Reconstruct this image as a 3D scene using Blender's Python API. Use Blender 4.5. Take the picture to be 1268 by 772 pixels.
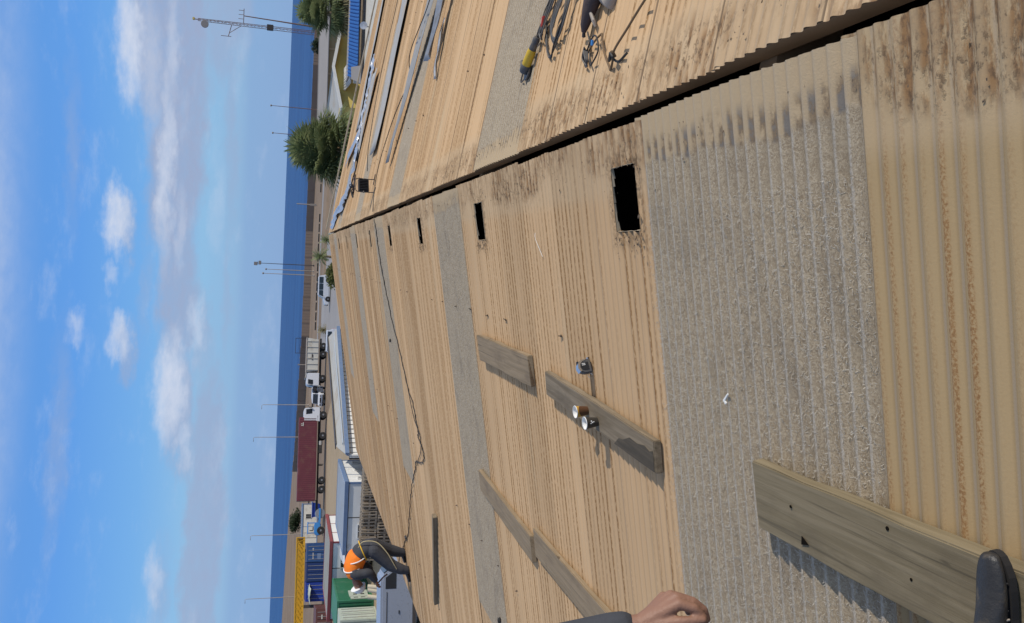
import bpy, bmesh, math, random
from mathutils import Vector, Matrix
R = math.radians
random.seed(7)
for o in list(bpy.data.objects): bpy.data.objects.remove(o)
S = bpy.context.scene
C = S.collection

# ------------------------------------------------------------------ camera
cam = bpy.data.cameras.new('camera'); co = bpy.data.objects.new('camera', cam); C.objects.link(co)
cam.sensor_fit = 'HORIZONTAL'; cam.sensor_width = 36; cam.lens = 36 * 1050 / 1268
cam.shift_x = 4 / 1268; cam.shift_y = -5 / 1268
cam.clip_start = 0.05; cam.clip_end = 60000
co.matrix_world = Matrix(((0.051369, 0.99738, 0.050943, 0), (-0.256654, 0.062481, -0.964482, 0),
                          (-0.965137, 0.036469, 0.259191, 7.2), (0, 0, 0, 1)))   # phone held on its side
S.camera = co

# ------------------------------------------------------------------ sky, sun, exposure
SUN_EL, SUN_AZ = 35, 101          # azimuth clockwise from +Y
w = bpy.data.worlds.new('World'); S.world = w; w.use_nodes = True
class NT:
    """tiny node-graph helper"""
    def __init__(s, nt): s.nt = nt; s.n = nt.nodes; s.l = nt.links
    def new(s, t, **kw):
        nd = s.n.new(t)
        for k, v in kw.items(): setattr(nd, k, v)
        return nd
    def put(s, sock, v):
        if hasattr(v, 'is_linked') or hasattr(v, 'links'): s.l.new(v, sock)
        elif isinstance(v, (tuple, list)) and len(v) == 3 and sock.type == 'RGBA': sock.default_value = (*v, 1)
        else: sock.default_value = v
    def m(s, op, a, b=None, c=None, clamp=False):
        nd = s.new('ShaderNodeMath', operation=op, use_clamp=clamp); s.put(nd.inputs[0], a)
        if b is not None: s.put(nd.inputs[1], b)
        if c is not None: s.put(nd.inputs[2], c)
        return nd.outputs[0]
    def v(s, op, a, b=None):
        nd = s.new('ShaderNodeVectorMath', operation=op); s.put(nd.inputs[0], a)
        if b is not None: s.put(nd.inputs[1], b)
        return nd.outputs['Value'] if op in ('LENGTH', 'DOT_PRODUCT') else nd.outputs[0]
    def mr(s, a, f0, f1, t0=0, t1=1, smooth=True):
        nd = s.new('ShaderNodeMapRange', interpolation_type='SMOOTHSTEP' if smooth else 'LINEAR')
        s.put(nd.inputs[0], a); s.put(nd.inputs[1], f0); s.put(nd.inputs[2], f1); s.put(nd.inputs[3], t0); s.put(nd.inputs[4], t1)
        return nd.outputs[0]
    def mix(s, f, a, b, mode='MIX'):
        nd = s.new('ShaderNodeMix', data_type='RGBA', blend_type=mode); s.put(nd.inputs[0], f); s.put(nd.inputs[6], a); s.put(nd.inputs[7], b)
        return nd.outputs[2]
    def noise(s, vec, scale, detail=4, rough=.55, out=0, dist=0):
        nd = s.new('ShaderNodeTexNoise'); s.l.new(vec, nd.inputs['Vector']); nd.inputs['Scale'].default_value = scale
        nd.inputs['Detail'].default_value = detail; nd.inputs['Roughness'].default_value = rough; nd.inputs['Distortion'].default_value = dist
        return nd.outputs[out]
    def sep(s, vec):
        nd = s.new('ShaderNodeSeparateXYZ'); s.l.new(vec, nd.inputs[0]); return nd.outputs
    def comb(s, x, y, z=0):
        nd = s.new('ShaderNodeCombineXYZ'); s.put(nd.inputs[0], x); s.put(nd.inputs[1], y); s.put(nd.inputs[2], z); return nd.outputs[0]
    def scale(s, vec, sc): return s.v('MULTIPLY', vec, sc)
    def ramp(s, f, stops):
        nd = s.new('ShaderNodeValToRGB'); s.l.new(f, nd.inputs[0]); e = nd.color_ramp.elements
        while len(e) < len(stops): e.new(.5)
        for k, (p, c) in enumerate(stops): e[k].position = p; e[k].color = (*c, 1)
        return nd.outputs[0]

def make_world():
    g = NT(w.node_tree); g.n.clear()
    sky = g.new('ShaderNodeTexSky', sky_type='NISHITA', sun_disc=False, sun_elevation=R(SUN_EL), sun_rotation=R(SUN_AZ),
                altitude=0, air_density=1.0, dust_density=0.2, ozone_density=3.0)
    geo = g.new('ShaderNodeTexCoord').outputs['Generated']
    X, Y, Z = g.sep(geo)[:3]
    DEG = 57.29578
    el = g.m('MULTIPLY', g.m('ARCSINE', Z), DEG)
    az = g.m('MULTIPLY', g.m('ARCTAN2', X, Y), DEG)
    # clear air: the sky's own colour, deepened the way the phone camera renders it; zenith darkened to dim the ambient light
    clear = g.ramp(g.mr(el, 0, 40, 0, 1, False),
            [(0, (.22, .39, .69)), (.07, (.24, .44, .73)), (.125, (.26, .51, .80)), (.2, (.165, .43, .85)), (.3, (.112, .35, .85)), (.42, (.115, .325, .78)), (1, (.10, .19, .38))])
    base = g.mix(.84, sky.outputs[0], g.mix(1.0, clear, (10, 10, 10), 'MULTIPLY'))
    ae = g.comb(az, el)
    nz = g.noise(g.scale(ae, (.30, .75, 1)), 1.0, 5, .6, out=1)
    nz2 = g.noise(g.scale(ae, (1.0, 1.9, 1)), 1.0, 4, .6, out=1)
    warp = g.v('ADD', g.v('MULTIPLY', g.v('SUBTRACT', nz, (.5, .5, .5)), (5.5, 1.5, 0)), g.v('MULTIPLY', g.v('SUBTRACT', nz2, (.5, .5, .5)), (1.2, .7, 0)))
    aw = g.v('ADD', ae, warp)
    fine = g.noise(g.scale(ae, (.5, 1.1, 1)), 1.7, 6, .62)
    def blob(cx, cy, wx, wy, soft=.72):
        q = g.v('MULTIPLY', g.v('SUBTRACT', aw, (cx, cy, 0)), (1 / wx, 1 / wy, 0))
        return g.mr(g.v('LENGTH', q), 1.25, 1.25 - soft * 1.6, 0, 1)
    def union(lst):
        o = None
        for a, b_ in lst:
            b = g.m('MULTIPLY', b_, a)
            o = b if o is None else g.m('MAXIMUM', o, b)
        return o
    grey = union([(.95, blob(13.0, 6.9, 7.0, 2.3, .36)), (.95, blob(5.5, 6.6, 7.5, 1.65, .38)), (.85, blob(-2.5, 6.3, 6.0, 1.3, .45)), (.70, blob(15.0, 4.0, 5, 1.6, .5)), (.45, blob(8, 3.4, 9, .5)),
                  (.75, blob(-17.5, 4.2, 9.5, 1.2, .3)), (.65, blob(-12.5, 5.5, 2.4, .8, .5)), (.5, blob(-6.5, 4.9, 3.5, .9)), (.45, blob(-21, 6.3, 3, .7)), (.35, blob(-3, 3.4, 5, .35)), (.6, blob(1.2, 9.3, 2.0, .6, .6)), (.6, blob(-6.8, 9.0, 2.0, .6, .6)), (.8, blob(-9.8, 5.9, 4.2, .9, .5)), (.55, blob(-5.0, 4.8, 2.2, .6, .6)), (.4, blob(-12, 12.5, 8, .7, .8)), (.35, blob(6, 12.3, 6, .6, .8)), (.35, blob(-3, 8.2, 4, .5, .8)),
                  (.6, blob(26, 7, 8, 2)), (.5, blob(-34, 6, 9, 1.5))])
    white = union([(.90, blob(12.2, 9.2, 3.8, 1.0, .6)), (.75, blob(5.0, 7.2, 7.0, .6)), (.5, blob(12, 6.9, 4, .5)), (.35, blob(1, 6.3, 3, .4)), (.40, blob(11, 8.1, 5, .7)), (.9, blob(1.6, 9.9, 2.2, 1.0, .6)), (.5, blob(-5.2, 11.8, 1.3, .6, .75)),
                   (.7, blob(-6.0, 9.6, 1.6, .8, .65)), (.42, blob(-2.1, 10.1, 1.2, .5, .7)), (.6, blob(-4.8, 5.2, 2.0, .6)), (.9, blob(-9.0, 6.5, 3.6, 1.05, .6)),
                   (.55, blob(-12.6, 5.6, 1.5, .5)), (.55, blob(-20.4, 6.7, 1.8, .6)), (.25, blob(3, 4.2, 4, .5, .75)),
                   (.8, blob(28, 8.5, 6, 1.2)), (.6, blob(-32, 7, 4, 1))])
    # scattered clouds and cirrus; veil above the view thickened to whiten the ambient light
    gen = g.noise(g.scale(geo, (3, 3, 9)), 1.6, 6, .6)
    veil = g.m('MULTIPLY', g.mr(el, 13.6, 18), g.mr(gen, .30, .66, .20, .72))
    wisps = g.m('MULTIPLY', g.mr(g.noise(g.scale(ae, (.18, .5, 1)), 1.0, 6, .65), .5, .78), .28)
    white = g.m('MAXIMUM', g.m('MAXIMUM', white, veil), wisps)
    haze = g.m('MULTIPLY', g.mr(el, 3.0, 2.2), .55)
    tex = g.mr(fine, .25, .75, .75, 1.15, False)
    col = g.mix(haze, base, (2.3, 3.85, 6.6))
    col = g.mix(g.m('MULTIPLY', grey, tex, clamp=True), col, (3.3, 4.1, 6.0))
    col = g.mix(g.m('MULTIPLY', white, g.m('POWER', tex, 1.4), clamp=True), col, (6.0, 6.7, 8.2))
    bg = g.new('ShaderNodeBackground'); g.put(bg.inputs[0], col); bg.inputs[1].default_value = 0.1
    g.l.new(bg.outputs[0], g.new('ShaderNodeOutputWorld').inputs[0])
make_world()
sd = Vector((math.sin(R(SUN_AZ)) * math.cos(R(SUN_EL)), math.cos(R(SUN_AZ)) * math.cos(R(SUN_EL)), math.sin(R(SUN_EL))))
sun = bpy.data.lights.new('sun', 'SUN'); sun.energy = 3.7; sun.angle = R(.53); sun.color = (1, .93, .82)
so = bpy.data.objects.new('sun', sun); C.objects.link(so); so.rotation_euler = sd.to_track_quat('Z', 'Y').to_euler()
S.view_settings.view_transform = 'Standard'; S.view_settings.look = 'None'; S.view_settings.gamma = 1
S.view_settings.use_curve_mapping = False; S.view_settings.exposure = 0.0

# ------------------------------------------------------------------ materials
MATS = {}
def base_mat(name):
    m = bpy.data.materials.new(name); m.use_nodes = True; g = NT(m.node_tree)
    return m, g, g.n['Principled BSDF']
def simple(name, col, rough=.6, metal=0, var=.18, scale=6, bump=0, bscale=40, stretch=(1, 1, 1), spec=.4, dirt=None, dscale=3, dlo=.5, dhi=.7, world=False):
    """base colour broken up by two noises, plus optional dirt patches and fine relief"""
    m, g, p = base_mat(name)
    tc = g.new('ShaderNodeTexCoord').outputs['Object'] if not world else g.new('ShaderNodeNewGeometry').outputs['Position']
    v = g.scale(tc, stretch)
    n1 = g.noise(v, scale, 6, .6)
    rnd = g.new('ShaderNodeObjectInfo').outputs['Random']
    f = g.m('ADD', g.m('MULTIPLY', g.m('SUBTRACT', n1, .5), var * 2.2), g.m('MULTIPLY', g.m('SUBTRACT', rnd, .5), var * .5))
    c = g.mix(1.0, col, g.comb(g.m('ADD', f, 1.0), g.m('ADD', f, 1.0), g.m('ADD', f, 1.0)), 'MULTIPLY')
    if dirt: c = g.mix(g.m('MULTIPLY', g.mr(g.noise(v, dscale, 6, .65), dlo, dhi), .8), c, dirt)
    g.put(p.inputs['Base Color'], c); p.inputs['Metallic'].default_value = metal
    g.put(p.inputs['Roughness'], g.m('ADD', g.m('MULTIPLY', g.m('SUBTRACT', n1, .5), .25), rough, clamp=True)); p.inputs['Specular IOR Level'].default_value = spec
    if bump:
        b = g.new('ShaderNodeBump'); b.inputs['Strength'].default_value = bump; b.inputs['Distance'].default_value = .01
        g.l.new(g.noise(v, bscale, 5, .6), b.inputs['Height']); g.l.new(b.outputs[0], p.inputs['Normal'])
    MATS[name] = m; return m

PITCH = .0745
def sheet_mat(name, tan_a, tan_b, rust_amt, speck, lo=.44, hi=.62, sx=30, sy=95):
    m, g, p = base_mat(name)
    ob = g.new('ShaderNodeTexCoord').outputs['Object']; wp = g.new('ShaderNodeNewGeometry').outputs['Position']
    ox, oy, oz = g.sep(ob)[:3]; wx, wy, wz = g.sep(wp)[:3]
    rnd = g.new('ShaderNodeObjectInfo').outputs['Random']
    along = g.comb(g.m('MULTIPLY', wx, .35), g.m('MULTIPLY', wy, 5.0), 0)         # streaks run down the slope
    n_str = g.noise(along, 1.0, 5, .6)
    n_big = g.noise(wp, .9, 5, .6)
    c = g.mix(g.m('MULTIPLY', g.mr(n_str, .3, .7), .55), tan_a, tan_b)
    c = g.mix(g.m('MULTIPLY', g.mr(n_big, .35, .75), .35), c, tuple(x * 1.13 for x in tan_a))
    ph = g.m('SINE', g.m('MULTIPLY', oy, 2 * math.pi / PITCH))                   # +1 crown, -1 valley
    cell = g.m('FLOOR', g.m('DIVIDE', oy, PITCH))                                # every corrugation weathers on its own
    cn = g.new('ShaderNodeTexWhiteNoise', noise_dimensions='2D'); g.put(cn.inputs['Vector'], g.comb(cell, g.m('MULTIPLY', rnd, 91.7)))
    cv = cn.outputs['Value']
    c = g.mix(g.m('MULTIPLY', g.mr(ph, -.30, -.95), .45), c, tuple(x * .62 for x in tan_b))    # valley shading painted into the colour
    c = g.mix(g.m('MULTIPLY', g.mr(ph, -.80, -1.0), .45), c, (.30, .265, .225))  # valley bottoms: shaded stripe painted greyer
    # rust along the crowns, in groups, broken into specks
    grp = g.noise(g.comb(g.m('MULTIPLY', wx, .10), g.m('MULTIPLY', wy, 1.7), 4.0), 1.0, 3, .6)
    sp = g.noise(g.comb(g.m('MULTIPLY', wx, sx), g.m('MULTIPLY', wy, sy), 0), 1.0, 3, .75)
    sp2 = g.noise(g.comb(g.m('MULTIPLY', wx, 1.2), g.m('MULTIPLY', wy, 9), 2), 1.0, 3, .6)
    crown = g.mr(ph, .25, .9)
    amt = g.m('MULTIPLY', g.mr(grp, lo, hi), g.mr(cv, .05, .75, .15, 1))
    rust = g.m('MULTIPLY', g.m('MULTIPLY', amt, crown), g.m('MULTIPLY', g.mr(sp, .38, speck), g.mr(sp2, .30, .60, .35, 1)))
    c = g.mix(g.m('MULTIPLY', rust, rust_amt, clamp=True), c, g.mix(g.mr(sp, .5, .7), (.27, .145, .055), (.165, .08, .03)))
    c = g.mix(g.m('MULTIPLY', g.m('MULTIPLY', amt, g.mr(ph, -.2, .7)), .26), c, (.36, .225, .105))
    # pale chalk streaks
    c = g.mix(g.m('MULTIPLY', g.mr(g.noise(g.comb(g.m('MULTIPLY', wx, .2), g.m('MULTIPLY', wy, 2.1), 9.0), 1.0, 2), .58, .72), .32), c, (.50, .43, .30))
    # old mastic, soil and rust where the ridge cap sat: streaks along each corrugation plus dark clumps
    d1 = g.noise(g.comb(g.m('MULTIPLY', wx, 5), g.m('MULTIPLY', wy, 26), 1.0), 1.0, 5, .65)
    d2 = g.noise(g.comb(g.m('MULTIPLY', wx, 1.5), g.m('MULTIPLY', wy, 1.3), 3.0), 1.0, 3, .6)
    d3 = g.noise(g.comb(g.m('MULTIPLY', wx, 26), g.m('MULTIPLY', wy, 48), 6.0), 1.0, 4, .7)
    lim = g.m('ADD', g.m('MULTIPLY', d2, .62), -.02)
    zone = g.mr(ox, lim, g.m('MULTIPLY', lim, .6))
    c = g.mix(g.m('MULTIPLY', g.mr(ox, .42, .30), .45), c, (.49, .37, .235))      # chalky band once under the cap
    streak = g.m('MULTIPLY', zone, g.m('MULTIPLY', g.m('MULTIPLY', g.mr(d1, .42, .55), g.mr(d2, .36, .58, .12, 1)), g.mr(ph, .9, -.4, .35, 1)))
    c = g.mix(g.m('MULTIPLY', streak, .9), c, g.mix(g.mr(d3, .4, .6), (.25, .135, .055), (.13, .07, .035)))
    clump = g.m('MULTIPLY', g.mr(d2, .42, .56), g.m('MULTIPLY', g.mr(d3, .53, .62), g.m('MULTIPLY', g.mr(ox, .34, .20), g.mr(ox, .03, .09))))
    hm = g.m('SUBTRACT', g.m('ABSOLUTE', g.m('SUBTRACT', g.m('MODULO', g.m('ADD', wy, 7.63), 3.36), 1.68)), .155)   # openings sit every 3.36 m
    hr_ = g.m('MAXIMUM', hm, g.m('SUBTRACT', g.m('ABSOLUTE', g.m('SUBTRACT', ox, .39)), .18))
    halo = g.m('MULTIPLY', g.mr(g.m('ADD', hr_, g.m('MULTIPLY', g.m('SUBTRACT', d1, .5), .22)), .12, .0), g.m('MULTIPLY', g.mr(d3, .42, .58), g.m('LESS_THAN', wx, .75)))
    c = g.mix(g.m('MULTIPLY', halo, .6), c, (.155, .098, .05))
    dirt = g.m('MAXIMUM', streak, clump)
    c = g.mix(g.m('MULTIPLY', clump, .6), c, (.11, .07, .038))
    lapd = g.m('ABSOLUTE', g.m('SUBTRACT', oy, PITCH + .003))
    c = g.mix(g.m('MULTIPLY', g.mr(lapd, .008, .002), .75), c, (.09, .06, .038))    # shade of the lap gap painted as a dark line
    tint = g.m('ADD', g.m('MULTIPLY', rnd, .20), .88)
    c = g.mix(1.0, c, g.comb(tint, tint, tint), 'MULTIPLY')
    g.put(p.inputs['Base Color'], c); p.inputs['Specular IOR Level'].default_value = .22
    g.put(p.inputs['Roughness'], g.mr(n_str, .3, .7, .62, .8, False))
    b = g.new('ShaderNodeBump'); b.inputs['Strength'].default_value = .35; b.inputs['Distance'].default_value = .004
    g.put(b.inputs['Height'], g.m('ADD', g.m('MULTIPLY', sp, .5), g.m('MULTIPLY', dirt, 2.0))); g.l.new(b.outputs[0], p.inputs['Normal'])
    MATS[name] = m
def grp_mat(name, dusty):
    """weathered glass-fibre rooflight"""
    m, g, p = base_mat(name)
    ob = g.new('ShaderNodeTexCoord').outputs['Object']; wp = g.new('ShaderNodeNewGeometry').outputs['Position']
    ox, oy, oz = g.sep(ob)[:3]; wx, wy, wz = g.sep(wp)[:3]
    f1 = g.noise(wp, 58, 3, .75, dist=2.0); f2 = g.noise(wp, 190, 2, .7); f3 = g.noise(g.scale(wp, (.5, 3, 1)), 1.2, 4)
    c = g.mix(g.mr(f1, .33, .68), (.225, .168, .104), (.43, .352, .245))
    c = g.mix(g.mr(f2, .62, .74), c, (.52, .48, .41))
    c = g.mix(g.m('MULTIPLY', g.mr(f2, .40, .30), .55), c, (.13, .105, .075))
    blot = g.noise(g.comb(g.m('MULTIPLY', wx, 2.2), g.m('MULTIPLY', wy, 3.5), 7.0), 1.0, 5, .6)
    c = g.mix(g.m('MULTIPLY', g.mr(blot, .48, .72), .55), c, (.165, .13, .09))
    c = g.mix(g.m('MULTIPLY', g.mr(f3, .4, .75), .28), c, (.36, .29, .19))
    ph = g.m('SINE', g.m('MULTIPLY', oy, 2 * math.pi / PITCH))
    c = g.mix(g.m('MULTIPLY', g.m('MULTIPLY', g.mr(ph, .78, .98), g.mr(f1, .35, .6, .3, 1)), .45), c, (.46, .43, .38))  # highlight lines painted along the rib crowns
    c = g.mix(g.m('MULTIPLY', g.mr(ph, -.2, -1.0), .28), c, (.17, .135, .09))  # shade between the ribs painted into the valleys
    d1 = g.noise(g.comb(g.m('MULTIPLY', wx, 9), g.m('MULTIPLY', wy, 16), 1.0), 1.0, 5, .65)
    d2 = g.noise(g.comb(wx, g.m('MULTIPLY', wy, 1.3), 5.0), 1.3, 3)
    lim = g.m('ADD', g.m('MULTIPLY', d2, .22), dusty)
    c = g.mix(g.m('MULTIPLY', g.mr(ox, lim, g.m('SUBTRACT', lim, .05)), .92), c, (.44, .33, .20))
    band = g.m('MULTIPLY', g.mr(ox, lim, g.m('SUBTRACT', lim, .02)), g.mr(ox, g.m('SUBTRACT', lim, .17), g.m('SUBTRACT', lim, .09)))
    c = g.mix(g.m('MULTIPLY', g.m('MULTIPLY', band, g.m('MULTIPLY', g.mr(d1, .36, .55), g.mr(ph, .5, -.4, .15, 1))), .85), c, g.mix(g.mr(d1, .5, .6), (.14, .095, .055), (.13, .125, .12)))
    g.put(p.inputs['Base Color'], c); p.inputs['Roughness'].default_value = .5; p.inputs['Specular IOR Level'].default_value = .35
    b = g.new('ShaderNodeBump'); b.inputs['Strength'].default_value = .5; b.inputs['Distance'].default_value = .004
    g.l.new(f1, b.inputs['Height']); g.l.new(b.outputs[0], p.inputs['Normal'])
    MATS[name] = m
def wood_mat(name, a, b_, dark, wet=0):
    m, g, p = base_mat(name)
    ob = g.new('ShaderNodeTexCoord').outputs['Object']       # grain along local x
    rnd = g.new('ShaderNodeObjectInfo').outputs['Random']
    ob = g.v('ADD', ob, g.comb(g.m('MULTIPLY', rnd, 31), g.m('MULTIPLY', rnd, 17), 0))
    gr = g.noise(g.scale(ob, (1.6, 34, 34)), 1.0, 6, .65, dist=.6); bl = g.noise(g.scale(ob, (2.2, 5, 5)), 1.0, 5, .6)
    knot = g.noise(g.scale(ob, (5, 14, 14)), 1.0, 2)
    c = g.mix(g.mr(gr, .3, .7), a, b_); c = g.mix(g.m('MULTIPLY', g.mr(bl, .5, .75), .6), c, dark)
    c = g.mix(g.m('MULTIPLY', g.mr(knot, .70, .78), .7), c, tuple(x * .5 for x in dark))
    c = g.mix(g.m('MULTIPLY', g.mr(g.noise(g.scale(ob, (.7, 42, 42)), 1.0, 3), .63, .71), .5), c, (.05, .04, .026))
    g.put(p.inputs['Base Color'], c); p.inputs['Roughness'].default_value = .78; p.inputs['Specular IOR Level'].default_value = .25
    bb = g.new('ShaderNodeBump'); bb.inputs['Strength'].default_value = .5; bb.inputs['Distance'].default_value = .004
    g.l.new(gr, bb.inputs['Height']); g.l.new(bb.outputs[0], p.inputs['Normal']); MATS[name] = m
def leaf_mat(name, a, b_, c_):
    m, g, p = base_mat(name)
    wp = g.new('ShaderNodeNewGeometry').outputs['Position']
    n = g.noise(wp, 2.2, 3, .6); n2 = g.noise(wp, 13, 2)
    c = g.mix(g.mr(n, .35, .65), a, b_); c = g.mix(g.m('MULTIPLY', g.mr(n2, .55, .7), .6), c, c_)
    g.put(p.inputs['Base Color'], c); p.inputs['Roughness'].default_value = .55; p.inputs['Specular IOR Level'].default_value = .3
    tr = g.new('ShaderNodeBsdfTranslucent'); g.put(tr.inputs[0], c); mx = g.new('ShaderNodeMixShader'); mx.inputs[0].default_value = .42
    g.l.new(p.outputs[0], mx.inputs[1]); g.l.new(tr.outputs[0], mx.inputs[2]); g.l.new(mx.outputs[0], g.n['Material Output'].inputs[0]); MATS[name] = m
def ground_mat(name, a, b_, c_, sc=.05, bump=.4):
    m, g, p = base_mat(name)
    wp = g.new('ShaderNodeNewGeometry').outputs['Position']
    n = g.noise(wp, sc, 6, .6); n2 = g.noise(wp, sc * 14, 6, .65); n3 = g.noise(wp, 4, 4, .7)
    c = g.mix(g.mr(n, .35, .65), a, b_); c = g.mix(g.m('MULTIPLY', g.mr(n2, .45, .7), .6), c, c_)
    c = g.mix(g.m('MULTIPLY', g.mr(n3, .55, .75), .35), c, tuple(x * .55 for x in a))
    g.put(p.inputs['Base Color'], c); p.inputs['Roughness'].default_value = .9; p.inputs['Specular IOR Level'].default_value = .15
    b = g.new('ShaderNodeBump'); b.inputs['Strength'].default_value = bump; b.inputs['Distance'].default_value = .05
    g.l.new(n3, b.inputs['Height']); g.l.new(b.outputs[0], p.inputs['Normal']); MATS[name] = m
def sea_mat():
    m, g, p = base_mat('sea')
    wp = g.new('ShaderNodeNewGeometry').outputs['Position']
    st = g.scale(wp, (.25, 1, 1))
    n = g.noise(st, .012, 5, .6); n2 = g.noise(st, .35, 5, .65); n3 = g.noise(st, .06, 4, .6)
    c = g.mix(g.mr(n, .35, .65), (.014, .066, .195), (.024, .094, .25)); c = g.mix(g.m('MULTIPLY', g.mr(n3, .5, .7), .5), c, (.014, .055, .14))
    g.put(p.inputs['Base Color'], c); p.inputs['Roughness'].default_value = .42; p.inputs['Specular IOR Level'].default_value = .12
    p.inputs['IOR'].default_value = 1.2
    b = g.new('ShaderNodeBump'); b.inputs['Strength'].default_value = .6; b.inputs['Distance'].default_value = .6
    g.l.new(n2, b.inputs['Height']); g.l.new(b.outputs[0], p.inputs['Normal']); MATS['sea'] = m

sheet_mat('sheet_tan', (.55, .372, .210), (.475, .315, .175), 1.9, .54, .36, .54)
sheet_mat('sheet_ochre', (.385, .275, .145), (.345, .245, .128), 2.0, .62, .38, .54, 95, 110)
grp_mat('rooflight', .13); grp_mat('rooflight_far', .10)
wood_mat('plank_grey', (.145, .110, .068), (.245, .192, .128), (.10, .076, .05))
wood_mat('plank_brown', (.21, .155, .092), (.285, .212, .132), (.14, .10, .064))
wood_mat('plank_rough', (.158, .124, .070), (.232, .186, .115), (.115, .09, .054))
wood_mat('plank_wet', (.06, .048, .032), (.10, .078, .052), (.045, .036, .026))
wood_mat('pallet_wood', (.30, .25, .19), (.38, .32, .25), (.20, .16, .12))
leaf_mat('palm_green', (.17, .22, .095), (.25, .28, .13), (.36, .36, .19))
leaf_mat('palm_dry', (.27, .24, .13), (.36, .31, .17), (.19, .18, .09))
leaf_mat('leaf_dark', (.022, .038, .018), (.04, .06, .024), (.06, .075, .03))
leaf_mat('leaf_yellow', (.10, .12, .03), (.15, .15, .05), (.06, .08, .02))
ground_mat('dirt', (.20, .145, .10), (.25, .185, .13), (.155, .115, .08))
ground_mat('sand_yard', (.33, .255, .165), (.37, .285, .19), (.27, .21, .14), .09)
ground_mat('asphalt', (.27, .26, .26), (.30, .29, .285), (.23, .22, .21), .12, .2)
ground_mat('concrete_yard', (.24, .22, .195), (.27, .25, .22), (.20, .18, .155), .2, .2)
sea_mat()
simple('wall_brown', (.235, .175, .135), .85, var=.12, scale=.4, stretch=(1, 1, .3), dirt=(.28, .215, .165), dscale=.25)
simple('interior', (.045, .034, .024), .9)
simple('purlin', (.33, .235, .14), .8, var=.3, scale=5)
simple('flashing', (.46, .37, .25), .6, var=.1, scale=3, dirt=(.25, .17, .10))
simple('galv', (.42, .43, .45), .42, .75, var=.25, scale=9, dirt=(.30, .27, .23), dscale=6)
simple('galv_matt', (.34, .335, .325), .65, .1, var=.2, scale=7, dirt=(.38, .30, .20), dscale=4)
simple('foil', (.60, .61, .63), .3, .8, var=.3, scale=14, bump=.6, bscale=30)
simple('white_paint', (.66, .66, .64), .5, var=.08, scale=2, dirt=(.45, .41, .35), dscale=1.5, dlo=.55, dhi=.8)
simple('offwhite', (.50, .48, .43), .65, var=.1, scale=1.5, dirt=(.34, .29, .22), dscale=1.2)
simple('cabin_grey', (.42, .43, .45), .55, var=.07, scale=1, dirt=(.36, .34, .31), dscale=.8)
simple('roof_blue_grey', (.37, .41, .46), .5, var=.1, scale=.7, dirt=(.38, .36, .31), dscale=.6)
simple('roof_pale', (.42, .41, .37), .6, var=.1, scale=.7, dirt=(.37, .31, .23), dscale=.5)
simple('trim_blue', (.12, .18, .30), .5, var=.15, scale=3, dirt=(.16, .20, .28))
simple('roof_blue', (.03, .13, .38), .45, var=.08, scale=1)
simple('trim_red', (.22, .05, .05), .55, var=.15, scale=3)
simple('container_red', (.135, .030, .042), .6, var=.15, scale=.8, dirt=(.16, .065, .055), dscale=1.0)
simple('container_blue', (.022, .068, .19), .5, var=.12, scale=.9, dirt=(.04, .09, .2))
simple('container_navy', (.012, .034, .125), .5, var=.12, scale=.9)
simple('container_royal', (.010, .035, .24), .5, var=.1, scale=.9)
simple('container_brown', (.11, .042, .035), .6, var=.15, scale=1)
simple('container_green', (.035, .165, .085), .55, var=.12, scale=1, dirt=(.10, .20, .13), dscale=.9)
simple('pale_green', (.40, .44, .37), .6, var=.1, scale=1, dirt=(.33, .34, .28))
simple('car_white', (.62, .63, .66), .28, var=.04, spec=.5)
simple('car_blue_grey', (.30, .325, .385), .3, .2, var=.05, spec=.5)
simple('glass', (.018, .022, .028), .12, spec=.6, var=.1)
simple('black_plastic', (.018, .018, .02), .5, var=.3)
simple('rubber', (.016, .016, .017), .8, var=.3, scale=20, dirt=(.10, .08, .06), dscale=8)
simple('rim', (.32, .32, .33), .4, .6)
simple('chassis', (.03, .028, .026), .7, var=.3, dirt=(.09, .07, .05))
simple('yellow_paint', (.55, .30, .02), .5, var=.15, scale=2)
simple('machine_blue', (.05, .22, .52), .4, var=.1, scale=2)
simple('steel_dark', (.07, .06, .055), .55, .3, var=.3)
simple('pole_rust', (.17, .10, .075), .65, var=.2)
simple('pole_pale', (.33, .28, .23), .6, var=.15)
simple('wall_yellow', (.68, .52, .15), .8, var=.1, scale=.8, dirt=(.55, .42, .14), dscale=.6)
simple('wall_tan', (.27, .20, .105), .8, var=.12, scale=.6)
simple('wall_white', (.50, .48, .42), .8, var=.08, scale=.8, dirt=(.38, .34, .27))
simple('roof_grey', (.27, .25, .235), .7, var=.1, scale=.5)
simple('cream', (.50, .45, .34), .6, var=.1, scale=3, dirt=(.33, .28, .2))
simple('cup_white', (.78, .77, .74), .5, var=.03)
simple('cup_gold', (.50, .28, .05), .45, var=.1, scale=12)
simple('cup_brown', (.10, .045, .02), .45, var=.1, scale=12)
simple('cup_dark', (.045, .038, .03), .45, var=.15, scale=15)
simple('coffee', (.04, .018, .008), .2)
simple('chrome', (.62, .63, .64), .22, .95, var=.1)
simple('cable_black', (.028, .025, .022), .6, var=.3, scale=20)
simple('cable_grey', (.085, .08, .075), .55, var=.3, scale=20, dirt=(.2, .15, .09), dscale=10)
simple('rope_brown', (.15, .095, .05), .85, var=.3, scale=30)
simple('tool_grey', (.075, .075, .078), .5, var=.25, scale=12, dirt=(.18, .14, .09), dscale=8)
simple('tool_yellow', (.55, .36, .03), .5, var=.15, scale=12)
simple('tool_red', (.45, .06, .04), .5, var=.1)
simple('bag_brown', (.065, .045, .042), .7, var=.25, scale=14, bump=.5)
simple('paper', (.75, .74, .70), .7, var=.03)
simple('workwear', (.045, .047, .055), .85, var=.3, scale=9, bump=.6, bscale=22)
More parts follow.
